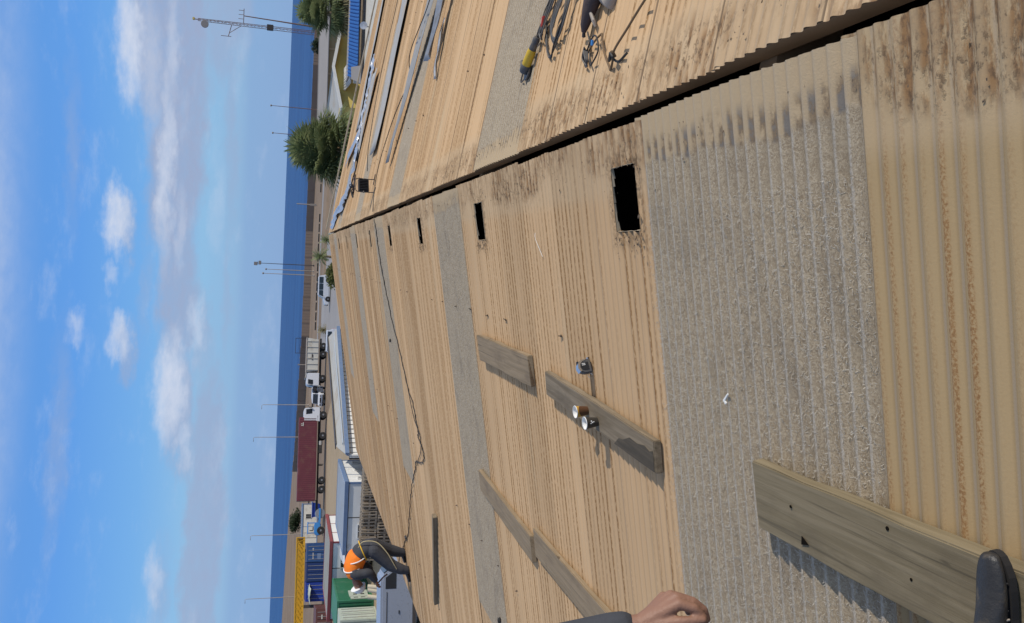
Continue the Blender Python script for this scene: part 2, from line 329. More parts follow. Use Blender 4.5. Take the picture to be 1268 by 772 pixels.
simple('denim', (.040, .052, .085), .9, var=.3, scale=14, bump=.6, bscale=60)
simple('hivis', (.85, .20, .012), .75, var=.15, scale=8, bump=.5, bscale=16)
simple('strap_yellow', (.70, .42, .03), .7, var=.1)
simple('rope_cream', (.45, .38, .22), .8, var=.2, scale=30)
simple('skin', (.25, .13, .085), .55, var=.12, scale=18, bump=.3, bscale=60)
simple('helmet', (.75, .75, .74), .35, var=.03)
simple('boot_leather', (.028, .027, .027), .45, var=.4, scale=10, bump=.4, bscale=50, dirt=(.11, .085, .055), dscale=14)
simple('boot_sole', (.018, .016, .015), .8, var=.2)
simple('fibre', (.44, .40, .33), .4, var=.5, scale=60, spec=.6)
simple('hole_dark', (.010, .008, .006), .95, spec=.02)
simple('rust_bolt', (.10, .07, .045), .7, var=.3)

# ------------------------------------------------------------------ mesh helpers
class MB:
    def __init__(s): s.v = []; s.f = []; s.mi = []; s.cur = 0
    def add(s, vs, fs):
        k = len(s.v); s.v += [tuple(x) for x in vs]; s.f += [[i + k for i in f] for f in fs]; s.mi += [s.cur] * len(fs); return s
    def box(s, c, d, rz=0, taper=1):
        x, y, z = d[0] / 2, d[1] / 2, d[2] / 2; vs = []
        for sz in (-1, 1):
            t = taper if sz > 0 else 1
            for sx, sy in ((-1, -1), (1, -1), (1, 1), (-1, 1)):
                px, py = sx * x * t, sy * y * t
                vs.append((c[0] + px * math.cos(rz) - py * math.sin(rz), c[1] + px * math.sin(rz) + py * math.cos(rz), c[2] + sz * z))
        return s.add(vs, [(3, 2, 1, 0), (4, 5, 6, 7), (0, 1, 5, 4), (1, 2, 6, 5), (2, 3, 7, 6), (3, 0, 4, 7)])
    def prism(s, poly, a, b, axis='y'):
        """poly of (x,z) pulled along y from a to b, or of (x,y) pulled along z"""
        n = len(poly)
        vs = [((p[0], t, p[1]) if axis == 'y' else (t, p[0], p[1]) if axis == 'x' else (p[0], p[1], t)) for t in (a, b) for p in poly]
        return s.add(vs, [list(range(n))[::-1], list(range(n, 2 * n))] + [(i, (i + 1) % n, n + (i + 1) % n, n + i) for i in range(n)])
    def bar(s, p0, p1, wdt, t=None):
        t = t or wdt; p0 = Vector(p0); p1 = Vector(p1); d = (p1 - p0).normalized()
        u = d.cross(Vector((0, 0, 1))); u = u.normalized() if u.length > 1e-4 else Vector((1, 0, 0)); n = u.cross(d)
        vs = [p + u * a * wdt / 2 + n * b * t / 2 for p in (p0, p1) for a, b in ((-1, -1), (1, -1), (1, 1), (-1, 1))]
        return s.add(vs, [(3, 2, 1, 0), (4, 5, 6, 7), (0, 1, 5, 4), (1, 2, 6, 5), (2, 3, 7, 6), (3, 0, 4, 7)])
    def tube(s, pts, r, n=7, cap=True):
        pts = [Vector(p) for p in pts]; rs = r if isinstance(r, (list, tuple)) else [r] * len(pts); vs = []; fs = []; pu = None
        for i, p in enumerate(pts):
            d = (pts[min(i + 1, len(pts) - 1)] - pts[max(i - 1, 0)]).normalized()
            if pu is None: u = d.orthogonal().normalized()
            else:
                u = pu - d * pu.dot(d); u = u.normalized() if u.length > 1e-5 else d.orthogonal().normalized()
            pu = u; q = d.cross(u)
            vs += [p + (u * math.cos(2 * math.pi * k / n) + q * math.sin(2 * math.pi * k / n)) * rs[i] for k in range(n)]
            if i: fs += [((i - 1) * n + k, (i - 1) * n + (k + 1) % n, i * n + (k + 1) % n, i * n + k) for k in range(n)]
        if cap: fs += [list(range(n))[::-1], list(range((len(pts) - 1) * n, len(pts) * n))]
        return s.add(vs, fs)
    def lathe(s, prof, n=20, c=(0, 0, 0), mat=None):
        vs = []; fs = []
        for r, z in prof: vs += [(r * math.cos(2 * math.pi * k / n), r * math.sin(2 * math.pi * k / n), z) for k in range(n)]
        for i in range(len(prof) - 1): fs += [(i * n + k, i * n + (k + 1) % n, (i + 1) * n + (k + 1) % n, (i + 1) * n + k) for k in range(n)]
        fs += [list(range(n))[::-1], list(range((len(prof) - 1) * n, len(prof) * n))]
        vs = [Vector(v) for v in vs]
        if mat is not None: vs = [mat @ v for v in vs]
        return s.add([v + Vector(c) for v in vs], fs)
    def build(s, name, mat, parent=None, smooth=False, bevel=0, loc=(0, 0, 0), mats=None):
        me = bpy.data.meshes.new(name); me.from_pydata(s.v, [], s.f)
        for m in (mats or [mat]): me.materials.append(MATS[m])
        if mats: me.polygons.foreach_set('material_index', s.mi)
        if bevel:
            bm = bmesh.new(); bm.from_mesh(me); bmesh.ops.bevel(bm, geom=list(bm.edges), offset=bevel, segments=2, affect='EDGES', clamp_overlap=True); bm.to_mesh(me); bm.free()
        if smooth:
            me.polygons.foreach_set('use_smooth', [True] * len(me.polygons))
            if smooth != 'all': me.set_sharp_from_angle(angle=R(40))
        me.update()
        o = bpy.data.objects.new(name, me); C.objects.link(o); o.location = loc
        if parent: o.parent = parent
        return o
def tag(o, label=None, cat=None, group=None, kind=None):
    for k, v in (('label', label), ('category', cat), ('group', group), ('kind', kind)):
        if v: o[k] = v
    return o
def thing(name, label, cat, loc=(0, 0, 0), rz=0, group=None):
    o = bpy.data.objects.new(name, None); C.objects.link(o); o.location = loc; o.rotation_euler = (0, 0, rz); o.empty_display_size = .2
    return tag(o, label, cat, group)
def struct(o): return tag(o, kind='structure')
def copy_tree(o, parent=None):
    c = o.copy(); C.objects.link(c); c.parent = parent
    for ch in list(o.children): copy_tree(ch, c)
    return c
def bez(pts, n=8):
    """smooth curve through points (Catmull-Rom)"""
    P = [Vector(p) for p in pts]; P = [P[0] * 2 - P[1]] + P + [P[-1] * 2 - P[-2]]; out = []
    for i in range(1, len(P) - 2):
        for k in range(n):
            t = k / n; a, b, c, d = P[i - 1:i + 3]
            out.append(.5 * ((2 * b) + (c - a) * t + (2 * a - 5 * b + 4 * c - d) * t * t + (3 * b - a - 3 * c + d) * t ** 3))
    return out + [P[-2]]

# ------------------------------------------------------------------ setting: land, yard, sea
def sheet_poly(name, poly, z, mat):
    return struct(MB().add([(x, y, z) for x, y in poly], [list(range(len(poly)))]).build(name, mat))
SHORE = [(170, 215), (46, 215), (6, 224), (-21, 222), (-54, 236), (-62, 246)]
COAST = [(x, y + 2) for x, y in SHORE[:5]] + [(-66, 320), (-83, 353), (-120, 405), (-161, 452), (-240, 530), (-420, 640)]
sheet_poly('ground', [(-420, -60), (170, -60)] + COAST, 0, 'dirt')
sheet_poly('sea', [(-30000, 120), (30000, 120), (30000, 45000), (-30000, 45000)], -3.0, 'sea')
sheet_poly('sand_yard', [(-48, 62), (-13, 40), (-6, 45), (-2, 84), (-13, 104), (-24, 127), (-37, 121)], .004, 'sand_yard')
sheet_poly('concrete_yard', [(-52, 30), (-5, 30), (-11, 39), (-48, 61)], .008, 'concrete_yard')
sheet_poly('asphalt_road', [(-13, 105), (3, 92), (30, 96), (30, 101), (8, 132), (-2, 160), (-20, 158), (-13, 128)], .012, 'asphalt')
sheet_poly('coast_road', [(40, 168), (-1.5, 178), (-17, 174), (-60, 168), (-60, 164), (-17, 169), (-1.5, 172), (40, 160)], .012, 'asphalt')

# kerb stones along the coast road
kerb = thing('kerb', 'low broken stone kerb running along the coast road before the brown wall', 'kerb', (0, 182, 0))
kp = MB().box((0, 0, .12), (1.7, .35, .26)).build('kerb_stone', 'chassis', kerb)
for k in range(46):
    if k in (7, 8, 21, 33): continue
    o = kp if k == 0 else kp.copy()
    if k: C.objects.link(o)
    o.location = (26 - k * 2.05, random.uniform(-.4, .4) - abs(k - 13) * .12, 0); o.rotation_euler.z = random.uniform(-.1, .1)

# brown sea wall of panels
wall = thing('sea_wall', 'long brown panelled wall along the shore in front of the sea', 'wall', (0, 224, 0))
hts = [1.8, 1.8, 1.76, 1.9, 2.3, 2.4]
pm = {}
for i in range(len(SHORE) - 1):
    a = Vector((*SHORE[i], 0)); b = Vector((*SHORE[i + 1], 0)); L = (b - a).length; n = max(1, int(L / 3.2)); d = (b - a) / n; ang = math.atan2(d.y, d.x)
    for k in range(n):
        h = hts[i] + (hts[i + 1] - hts[i]) * (k + .5) / n; p = a + d * (k + .5)
        key = round(h, 1); step = d.length
        if (key, round(step, 2)) not in pm:
            mb = MB().box((0, 0, key / 2), (step - .10, .22, key)).box((step / 2, 0, key / 2 + .04), (.16, .34, key + .08))
            for q in range(5): mb.box((-step / 2 + .3 + q * (step - .5) / 4, -.12, key / 2), (.12, .03, key - .1)).box((-step / 2 + .3 + q * (step - .5) / 4, .12, key / 2), (.12, .03, key - .1))
            o = mb.build('panel', 'wall_brown', wall); pm[(key, round(step, 2))] = o
        else:
            o = pm[(key, round(step, 2))].copy(); C.objects.link(o)
        o.location = (p.x, p.y - 224, 0); o.rotation_euler.z = ang

# ------------------------------------------------------------------ warehouse with the corrugated roof
SL = R(9.5); CS, SN = math.cos(SL), math.sin(SL)
RLx, RRx, RZ = .747, .820, 5.55
LEN_L, LEN_R = 8.36, 10.2
def LP(d, y, t=0):      # point on the left slope: d metres down from the ridge, t above the sheets
    return Vector((RLx - CS * d - SN * t, y, RZ - SN * d + CS * t))
def RP(d, y, t=0):
    return Vector((RRx + CS * d + SN * t, y, RZ - SN * d + CS * t))
ML = Matrix(((-CS, 0, -SN), (0, -1, 0), (-SN, 0, CS)))     # local x down-slope, y toward the camera, z normal
MR = Matrix(((CS, 0, SN), (0, 1, 0), (-SN, 0, CS)))
WH = (.78, 15, 0)
wh = thing('warehouse', 'warehouse under a long tan corrugated gable roof with open ridge and grey rooflights', 'warehouse', WH)
AMP = .0085
def corr(n, x0, x1, holes=(), seed=0, lap=True, amp=AMP, jag=.0015):
    """corrugated sheet, n pitches wide plus a lapping corrugation"""
    rn = random.Random(seed); cols = (n + (1 if lap else 0)) * 8; W_ = n * PITCH
    xs = {x0, x1}
    x = x0
    while x < x1: xs.add(x); x += .9
    ys = [i * PITCH / 8 for i in range(cols + 1)]
    for h in holes: xs.add(h[0]); xs.add(h[1])
    xs = sorted(xs); vs = []; fs = []
    ja = [rn.uniform(-jag, jag) for _ in range(cols // 4 + 2)]
    ph1, ph2 = rn.uniform(0, 6), rn.uniform(0, 6)
    for i, x in enumerate(xs):
        for j, y in enumerate(ys):
            xx = x
            if i == 0: xx = x + ja[j // 4] + .010 * math.sin(seed + y * 1.5)
            z = amp * math.sin(2 * math.pi * y / PITCH) + .0007 * math.sin(x * 1.3 + ph1) + .0006 * math.sin(y * 4 + x * .8 + ph2)
            if lap and j > n * 8: z += .0022 if j < cols else .0002
            hx = 0
            for h in holes:
                if abs(x - h[0]) < 1e-6 or abs(x - h[1]) < 1e-6: hx = rn.uniform(-.008, .008) if h[2] - .03 < y < h[3] + .03 else 0
            vs.append((xx + hx, y, z))
    nc = len(ys)
    for i in range(len(xs) - 1):
        for j in range(nc - 1):
            cx, cy = (xs[i] + xs[i + 1]) / 2, (ys[j] + ys[j + 1]) / 2
            if any(h[0] < cx < h[1] and h[2] < cy < h[3] for h in holes): continue
            fs.append((i * nc + j, (i + 1) * nc + j, (i + 1) * nc + j + 1, i * nc + j + 1))
    return vs, fs
MESH = {}
def place_sheet(name, key, n, x0, x1, mat, side, yedge, scale_y=1.0, holes=(), seed=0, lap=True):
    if holes or key not in MESH:
        vs, fs = corr(n, x0, x1, holes, seed, lap)
        me = bpy.data.meshes.new(name); me.from_pydata(vs, [], fs); me.materials.append(MATS[mat])
        me.polygons.foreach_set('use_smooth', [True] * len(me.polygons)); me.update()
        if not holes: MESH[key] = me
    else: me = MESH[key]
    o = bpy.data.objects.new(name, me); C.objects.link(o); o.parent = wh
    base = Vector((RLx if side == 'L' else RRx, yedge, RZ)) - Vector(WH)
    M = (ML if side == 'L' else MR).to_4x4() @ Matrix.Diagonal((1, scale_y, 1, 1))
    o.matrix_basis = Matrix.Translation(base) @ M
    return o
# left slope: joints measured along the ridge; rooflights two sheets wide
JL = [3.93 + .745 * k for k in range(40)]
JL[0] = 3.93
near = [3.93, 2.33] + [2.33 - .745 * k for k in range(1, 9)]
HOLES = [(3.98, 4.29), (7.38, 7.69), (10.86, 11.15), (14.10, 14.40), (17.36, 17.66), (20.7, 21.0), (24.0, 24.3), (27.3, 27.6), (30.7, 31.0)]
GL = {6, 7, 15, 16, 23, 24, 33, 34}
def sheets_for(y0, y1, kind, seed, side):
    n = max(10, round((y1 - y0) / PITCH)); sc = (y1 - y0) / (n * PITCH)
    ye = y1 if side == 'L' else y0
    hs = []
    if side == 'L':
        for a, b in HOLES:
            if b > y0 and a < y1: hs.append((.21, .55, (y1 - b) / sc, (y1 - a) / sc))
    Ls = LEN_L if side == 'L' else LEN_R
    v = seed % 3
    off = .0 if seed % 2 else .004
    if kind == 'G':
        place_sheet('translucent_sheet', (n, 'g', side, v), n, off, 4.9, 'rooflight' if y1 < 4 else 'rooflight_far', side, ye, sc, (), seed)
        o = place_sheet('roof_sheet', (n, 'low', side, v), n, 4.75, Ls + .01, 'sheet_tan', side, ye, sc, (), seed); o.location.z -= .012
    else:
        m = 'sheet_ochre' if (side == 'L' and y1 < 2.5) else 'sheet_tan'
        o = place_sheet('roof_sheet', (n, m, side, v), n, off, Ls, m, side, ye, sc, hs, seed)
for k in range(39): sheets_for(JL[k], JL[k + 1], 'G' if k in GL else 'T', k, 'L')
for k in range(len(near) - 1): sheets_for(near[k + 1], near[k], 'G' if k < 1 else 'T', 60 + k, 'L')
JR = [6.08 + .745 * k for k in range(-13, 37)]
for i in range(len(JR) - 1):
    k = i - 13; sheets_for(JR[i], JR[i + 1], 'G' if k in (0, 1, 9, 10, 18, 19, 27, 28) else 'T', 100 + i, 'R')
YA, YB = -3.4, 32.95
def wpart(mb, name, mat, **kw): return mb.build(name, mat, wh, loc=(-WH[0], -WH[1], -WH[2]), **kw)
# purlins, ridge beams, verge and eave trims, walls, dark floor inside
for d in (.07, 1.25, 2.6, 3.95, 5.3, 6.65, 8.0):
    for F, L_ in ((LP, LEN_L), (RP, LEN_R)):
        a = F(d, YA, -.075); b = F(d, YB - .05, -.075); wpart(MB().bar(a, b, .06, .11), 'purlin', 'purlin')
wpart(MB().bar(RP(9.8, YA, -.07), RP(9.8, YB - .05, -.07), .06, .11), 'purlin', 'purlin')
for y in range(-2, 33, 5):
    wpart(MB().bar(LP(-.02, y, -.28), LP(LEN_L - .3, y, -.28), .12, .26).bar(RP(-.02, y, -.28), RP(LEN_R - .3, y, -.28), .12, .26), 'rafter', 'purlin')
eL, eR = LP(8.1, 0, -.16), RP(9.9, 0, -.16)
wpart(MB().box((eL.x, (YA + YB) / 2, eL.z / 2), (.15, YB - YA - .3, eL.z)), 'wall', 'wall_tan')
wpart(MB().box((eR.x, (YA + YB) / 2, eR.z / 2), (.15, YB - YA - .3, eR.z)), 'wall', 'wall_tan')
for yy in (YA + .12, YB - .22):
    wpart(MB().prism([(eL.x + .08, 0), (eR.x - .08, 0), (eR.x - .08, eR.z), (RRx, RZ - .16), (RLx, RZ - .16), (eL.x + .08, eL.z)], yy - .07, yy + .07), 'gable_wall', 'wall_tan')
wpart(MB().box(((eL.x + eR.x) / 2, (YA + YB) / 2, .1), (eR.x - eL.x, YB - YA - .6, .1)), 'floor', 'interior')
# right verge: pale barge board set proud with a dark slot beside it; thin dark drip edge elsewhere
wpart(MB().bar(RP(.15, YB + .55, .10), RP(LEN_R, YB + .55, .10), .22, .05), 'barge_board', 'flashing')
wpart(MB().bar(RP(.05, YB + .10, -.10), RP(LEN_R, YB + .10, -.10), .9, .04), 'verge_gutter', 'interior')
wpart(MB().bar(LP(0, YB + .03, -.05), LP(LEN_L, YB + .03, -.05), .05, .09), 'verge_trim', 'purlin')
wpart(MB().bar(LP(LEN_L - .02, YA, -.055), LP(LEN_L - .02, YB, -.055), .04, .08), 'eave_trim', 'purlin')
rl0 = random.Random(77)
for a, b in HOLES[:6]:
    mb = MB()
    for side in range(4):
        for k in range(7):
            u0 = k / 7 - rl0.uniform(0, .02); u1 = (k + 1) / 7 + rl0.uniform(-.03, .02); dep = rl0.uniform(.002, .010) * rl0.choice((1, 1, 2)); out = rl0.uniform(-.003, .004)
            if side < 2:
                d = .21 if side == 0 else .55; sg = 1 if side == 0 else -1
                q = [LP(d, a + (b - a) * u0, .006), LP(d, a + (b - a) * u1, .006), LP(d + sg * out, a + (b - a) * u1, -dep), LP(d + sg * out, a + (b - a) * u0, -dep * .6)]
            else:
                y = a if side == 2 else b; sg = 1 if side == 2 else -1
                q = [LP(.21 + .34 * u0, y, .004), LP(.21 + .34 * u1, y, .004), LP(.21 + .34 * u1, y + sg * out, -dep), LP(.21 + .34 * u0, y + sg * out, -dep * .6)]
            mb.add(q, [(0, 1, 2, 3)])
    o = wpart(mb, 'cut_edge', 'flashing'); o.modifiers.new('s', 'SOLIDIFY').thickness = .0012
    wpart(MB().bar(LP(.12, (a + b) / 2 + .02, -.17), LP(.66, (a + b) / 2 - .03, -.19), .05, .07), 'noggin', 'purlin')
# bolts with washers where the sheets are fixed to the purlins (each a few pixels)
mb = MB()
rb = random.Random(3)
for k in range(0, 39):
    for d in (1.25, 3.95, 6.65):
        if rb.random() < .3: continue
        p = LP(d + rb.uniform(-.02, .02), JL[k] + rb.uniform(-.05, .05), .006)
        mb.tube([p, p + Vector((0, 0, .008))], .009, 7); q = p + Vector((rb.uniform(-.01, .01), rb.uniform(-.01, .01), .022)); mb.tube([p, q], .004, 5)
        p2 = RP(d + rb.uniform(-.02, .02), 6.08 + .745 * (k - 9) + rb.uniform(-.05, .05), .006)
        mb.tube([p2, p2 + Vector((0, 0, .008))], .009, 7); mb.tube([p2, p2 + Vector((0, 0, .022))], .004, 5)
tag(wpart(mb, 'roof_bolts', 'rust_bolt'), kind='stuff')
# crumbs of mastic, soil and torn edge along the ridge
mb = MB(); rb = random.Random(11)
for k in range(900):
    F = LP if rb.random() < .5 else RP
    y = 1.0 + rb.random() ** 1.6 * 16; cl = .5 + .5 * math.sin(y * 2.1 + (3 if F is RP else 0)) * math.sin(y * .77)
    if rb.random() > .25 + cl * .75: continue
    d = .08 + abs(rb.gauss(0, .11)); r = rb.uniform(.002, .007); p = F(d, y, .009)
    mb.add([p + Vector((rb.uniform(-r, r) * 1.6, rb.uniform(-r, r), rb.uniform(-.3, .9) * r)) for _ in range(5)], [(0, 1, 2), (1, 2, 3), (2, 3, 4), (0, 2, 4), (0, 1, 4), (1, 3, 4)])
for a, b in HOLES[:4]:
    for k in range(90):
        y = rb.choice((a, b)) + rb.gauss(0, .025) if rb.random() < .5 else rb.uniform(a, b); d = rb.uniform(.18, .62) if rb.random() < .5 else .57 + abs(rb.gauss(0, .05))
        if .2 < d < .56 and a < y < b: continue
        r = rb.uniform(.003, .009); p = LP(d, y, .009)
        mb.add([p + Vector((rb.uniform(-r, r) * 1.6, rb.uniform(-r, r), rb.uniform(-.3, .9) * r)) for _ in range(5)], [(0, 1, 2), (1, 2, 3), (2, 3, 4), (0, 2, 4), (0, 1, 4), (1, 3, 4)])
tag(wpart(mb, 'ridge_debris', 'rust_bolt'), kind='stuff')
# loose glass fibres standing out of the worn rooflights near the camera
mb = MB(); rb = random.Random(5)
for k in range(26000):
    if rb.random() < .8: d, y = rb.uniform(.42, 4.4), rb.uniform(2.27, 3.9)
    else: d, y = rb.uniform(.3, 3), rb.uniform(8.4, 9.85)
    ph = (3.93 - y) / (PITCH * 1.0227) if y < 4 else (9.89 - y) / PITCH
    t = AMP * math.sin(2 * math.pi * ph) * .8 + .0015
    a = rb.uniform(0, 6.28); L_ = rb.uniform(.008, .026); wd = .0007
    p = LP(d, y, t); q = LP(d + math.cos(a) * L_, y + math.sin(a) * L_, t + rb.uniform(.001, .006)); m_ = (p + q) / 2 + Vector((rb.uniform(-.004, .004), rb.uniform(-.004, .004), .003))
    s_ = Vector((math.sin(a), math.cos(a), 0)) * wd
    mb.add([p - s_, p + s_, m_ + s_, m_ - s_, q], [(0, 1, 2, 3), (3, 2, 4)])
tag(wpart(mb, 'glass_fibres', 'fibre'), kind='stuff')

# ------------------------------------------------------------------ things on the left slope
def on_left(o, d, y, t, ang):
    """lay an object on the left slope: local x at angle ang from +Y toward down-slope"""
    M = ML @ Matrix.Rotation(ang, 3, 'Z')
    o.matrix_basis = Matrix.Translation(LP(d, y, t)) @ M.to_4x4()
def on_right(o, d, y, t, ang):
    o.matrix_basis = Matrix.Translation(RP(d, y, t)) @ (MR @ Matrix.Rotation(ang, 3, 'Z')).to_4x4()
def plank(label, d0, y0, d1, y1, wdt, th, mat, seed, notch=False):
    rn = random.Random(seed); L = math.hypot(d1 - d0, y1 - y0); n = 14; vs = []; fs = []
    for i in range(n + 1):
        x = -L / 2 + L * i / n
        for j, (a, b) in enumerate(((-1, 0), (1, 0), (1, 1), (-1, 1))):
            e = rn.uniform(-.004, .004)
            xx = x + (rn.uniform(-.012, .012) if i in (0, n) else 0)
            vs.append((xx, a * wdt / 2 + e + .004 * math.sin(x * 3 + seed), b * th + .003 * math.sin(x * 2 + seed) * b))
    for i in range(n):
        for j in range(4): k = (j + 1) % 4; fs.append((i * 4 + j, i * 4 + k, (i + 1) * 4 + k, (i + 1) * 4 + j))
    fs += [(3, 2, 1, 0), (n * 4, n * 4 + 1, n * 4 + 2, n * 4 + 3)]
    if notch:
        pass
    o = MB().add(vs, fs).build('plank', mat, bevel=.005)
    tag(o, label, 'plank', 'timber planks on the left slope')
    on_left(o, (d0 + d1) / 2, (y0 + y1) / 2, .008, math.atan2(-(y1 - y0), d1 - d0))
    return o
p1 = plank('wide weathered grey plank lying on the near rooflight beside the boot', 1.622, 2.97, 1.585, .55, .272, .06, 'plank_rough', 1)
p2 = plank('brown grey plank with the two paper cups standing on it', 1.60, 5.80, 1.715, 3.96, .178, .045, 'plank_grey', 2)
p3 = plank('short plank up-slope of the plank with the cups, touching the far rooflight strip', 1.58, 7.97, 1.575, 6.22, .245, .045, 'plank_brown', 3)
p4 = plank('plank lying half across the grey strip, its end against another plank', 3.10, 8.70, 3.20, 6.78, .235, .04, 'plank_brown', 4)
p5 = plank('plank running out of the picture below the end-to-end plank', 3.09, 6.66, 3.12, 4.7, .245, .04, 'plank_brown', 5)
p6 = plank('narrow dark timber batten lying down-slope near the worker', 4.70, 12.62, 6.55, 13.72, .10, .07, 'plank_grey', 6)
# nail hole and wedge-shaped mark sawn into the near plank
def recess(parent, x, y, sx, sy, tri=False, th=.0605):
    mb = MB()
    if tri: mb.prism([(x, y), (x + sx, y + sy * .35), (x + sx * .15, y + sy)], th, th + .0025, axis='z')
    else: mb.tube([(x, y, th), (x, y, th + .0025)], sx, 10)
    return mb.build('nail_hole' if not tri else 'saw_notch', 'hole_dark', parent)
recess(p1, -.90, -.108, .045, .034, True); recess(p1, -.42, .10, .007, 0); recess(p1, -.95, .02, .006, 0); recess(p1, -.33, -.03, .005, 0)
MB().prism([(.36, -.086), (.62, -.087), (.905, -.084), (.908, -.02), (.902, .03), (.86, .015), (.80, .030), (.70, .012), (.60, .018), (.50, -.022), (.44, -.030)], .0452, .0462, axis='z').build('wet_stain', 'plank_wet', p2)
# paper cups
def cup(label, d, y, t, lower, band, seed):
    th = thing('paper_cup', label, 'cup', LP(d, y, t), 0, 'paper cups on the plank')
    th.rotation_euler = (R(2), R(-6), seed)
    H, r0, r1 = .082, .026, .037
    wall_ = MB().lathe([(r0, 0), (r0 + .001, .003), (r1, H), (r1 - .0015, H), (r0 - .001, .006)], 28).build('cup_wall', lower, th, smooth=True)
    MB().lathe([(r0 - .002, .004), (r0 - .002, .008)], 24).build('cup_floor', 'coffee', th)
    MB().lathe([(r1 - .0025, H * .25), (r1 - .0022, H - .001), (r1 - .0012, H - .001)], 28).build('lining', 'cup_white', th, smooth=True) if False else None
    inner = MB(); n = 28
    prof = [(r0 - .0012, .009), (r1 - .0018, H - .0008)]
    inner.add([(r * math.cos(2 * math.pi * k / n), r * math.sin(2 * math.pi * k / n), z) for r, z in prof for k in range(n)], [(n + k, n + (k + 1) % n, (k + 1) % n, k) for k in range(n)])
    inner.build('lining', 'cup_white', th, smooth=True)
    rim = MB().tube([((r1 + .0005) * math.cos(a * math.pi / 14), (r1 + .0005) * math.sin(a * math.pi / 14), H) for a in range(29)], .0022, 6, False).build('rim', 'cup_white', th, smooth=True)
    # printed band, a shell just proud of the wall
    bm_ = MB(); n = 16; a0, a1 = band[1], band[2]
    for i in range(n + 1):
        a = a0 + (a1 - a0) * i / n; zt = H * (.5 + .36 * math.cos((i / n - .5) * 2.6))
        for z in (H * band[3], zt):
            r = r0 + (r1 - r0) * z / H + .0008; bm_.v.append((r * math.cos(a), r * math.sin(a), z))
    bm_.f = [(2 * i, 2 * i + 2, 2 * i + 3, 2 * i + 1) for i in range(n)]; bm_.mi = [0] * n
    bm_.build('printed_band', band[0], th, smooth=True)
    return th
cup('gold and brown paper cup with white inside standing on the plank', 1.645, 4.93, .056, 'cup_gold', ('cup_brown', -2.5, .1, .02), 0)
cup('dark paper cup with a small pale print standing on the plank', 1.685, 4.77, .056, 'cup_dark', ('cup_dark', 2.4, 3.8, .1), 0)
c2 = [o for o in C.objects if o.name.startswith('paper_cup')][-1]
for k, (a, z, s_) in enumerate(((-1.35, .045, .007), (-1.1, .05, .006), (-1.25, .035, .005), (-1.5, .055, .005))):
    r = .0265 + .0105 * z / .082 + .0012
    MB().box((r * math.cos(a), r * math.sin(a), z), (.0015, s_, s_ * 1.2), rz=a).build('print_mark', 'cup_white', c2)
# tape measure
tm = thing('tape_measure', 'chrome and black tape measure lying on the sheets above the cups', 'tape measure')
on_left(tm, 1.37, 4.93, .008, R(205)); tm.matrix_basis = tm.matrix_basis @ Matrix.Scale(1.22, 4)
prof = [(-.036, 0), (.036, 0), (.036, .03), (.030, .052), (.016, .066), (-.006, .07), (-.026, .062), (-.036, .042)]
MB().prism(prof, -.019, .019).build('case', 'tool_grey', tm, bevel=.004)
MB().prism([(x * 1.04, z * 1.03 + .0005) for x, z in prof[2:7]] + [(x * .86, z * .86) for x, z in prof[2:7]][::-1], -.0215, .0215).build('chrome_band', 'chrome', tm, bevel=.001)
MB().prism([(x * .55, z * .6 + .015) for x, z in prof], -.0212, -.0195).build('side_label', 'black_plastic', tm)
MB().box((.006, -.0216, .04), (.003, .001, .018)).box((.013, -.0216, .04), (.003, .001, .018)).build('label_mark', 'paper', tm)
MB().box((.040, 0, .006), (.012, .018, .004)).box((.046, 0, .001), (.002, .02, .014)).build('hook', 'chrome', tm)
MB().box((.022, 0, .064), (.02, .016, .01)).build('lock_button', 'black_plastic', tm, bevel=.002)
MB().tube([(-.036 - .012 + .012 * math.cos(a * .45), 0, .012 + .012 * math.sin(a * .45)) for a in range(15)], .0016, 6).build('wrist_loop', 'chrome', tm, smooth=True)
# scrap of white trim
sc = MB(); sc.prism([(0, 0), (.058, .010), (.050, .034), (.038, .032), (.041, .018), (0, .008)], 0, .006, axis='z')
scr = sc.build('plastic_scrap', 'paper', bevel=.001); tag(scr, 'small white bent triangular scrap lying on the near rooflight', 'scrap'); on_left(scr, 1.26, 3.21, .012, R(-60))
wi = MB().tube(bez([LP(.52, 5.80, .012), LP(.56, 5.785, .02), LP(.61, 5.75, .016), LP(.69, 5.68, .012)], 5), .0015, 5).build('wire_offcut', 'paper', smooth=True)
tag(wi, 'thin white wire offcut on the sheets beside the large cut opening', 'wire')
# cable on the left slope, wavy, from the ridge down to the worker
rb = random.Random(21)
cp = [(.05, 16.2), (.28, 16.13), (.7, 16.05), (1.07, 15.92), (1.5, 15.65), (1.94, 15.31), (2.46, 14.69), (2.96, 14.22), (3.17, 13.84), (3.51, 13.49), (3.66, 13.60), (3.8, 13.46), (3.92, 13.30), (4.10, 13.75), (4.29, 14.18), (4.5, 14.4), (4.75, 15.0), (5.1, 15.5), (5.49, 16.13), (6.0, 16.7), (6.55, 17.35), (6.8, 17.68), (7.3, 18.6), (7.75, 19.5), (8.3, 20.2)]
pts = []
for k, (d, y) in enumerate(cp): pts.append(LP(d + (rb.uniform(-.05, .05) if k > 8 else rb.uniform(-.03, .03)), y + (rb.uniform(-.16, .16) if k > 8 else rb.uniform(-.06, .06)), .018))
pts = bez(pts, 7); pts = [p + Vector((0, .035 * math.sin(i * 1.9) + .02 * math.sin(i * .77), 0)) for i, p in enumerate(pts)]
cb = MB().tube(pts, .008, 6).build('extension_cable', 'cable_black', smooth=True)
tag(cb, 'thin dark cable snaking down the left slope from the ridge to the worker', 'cable')
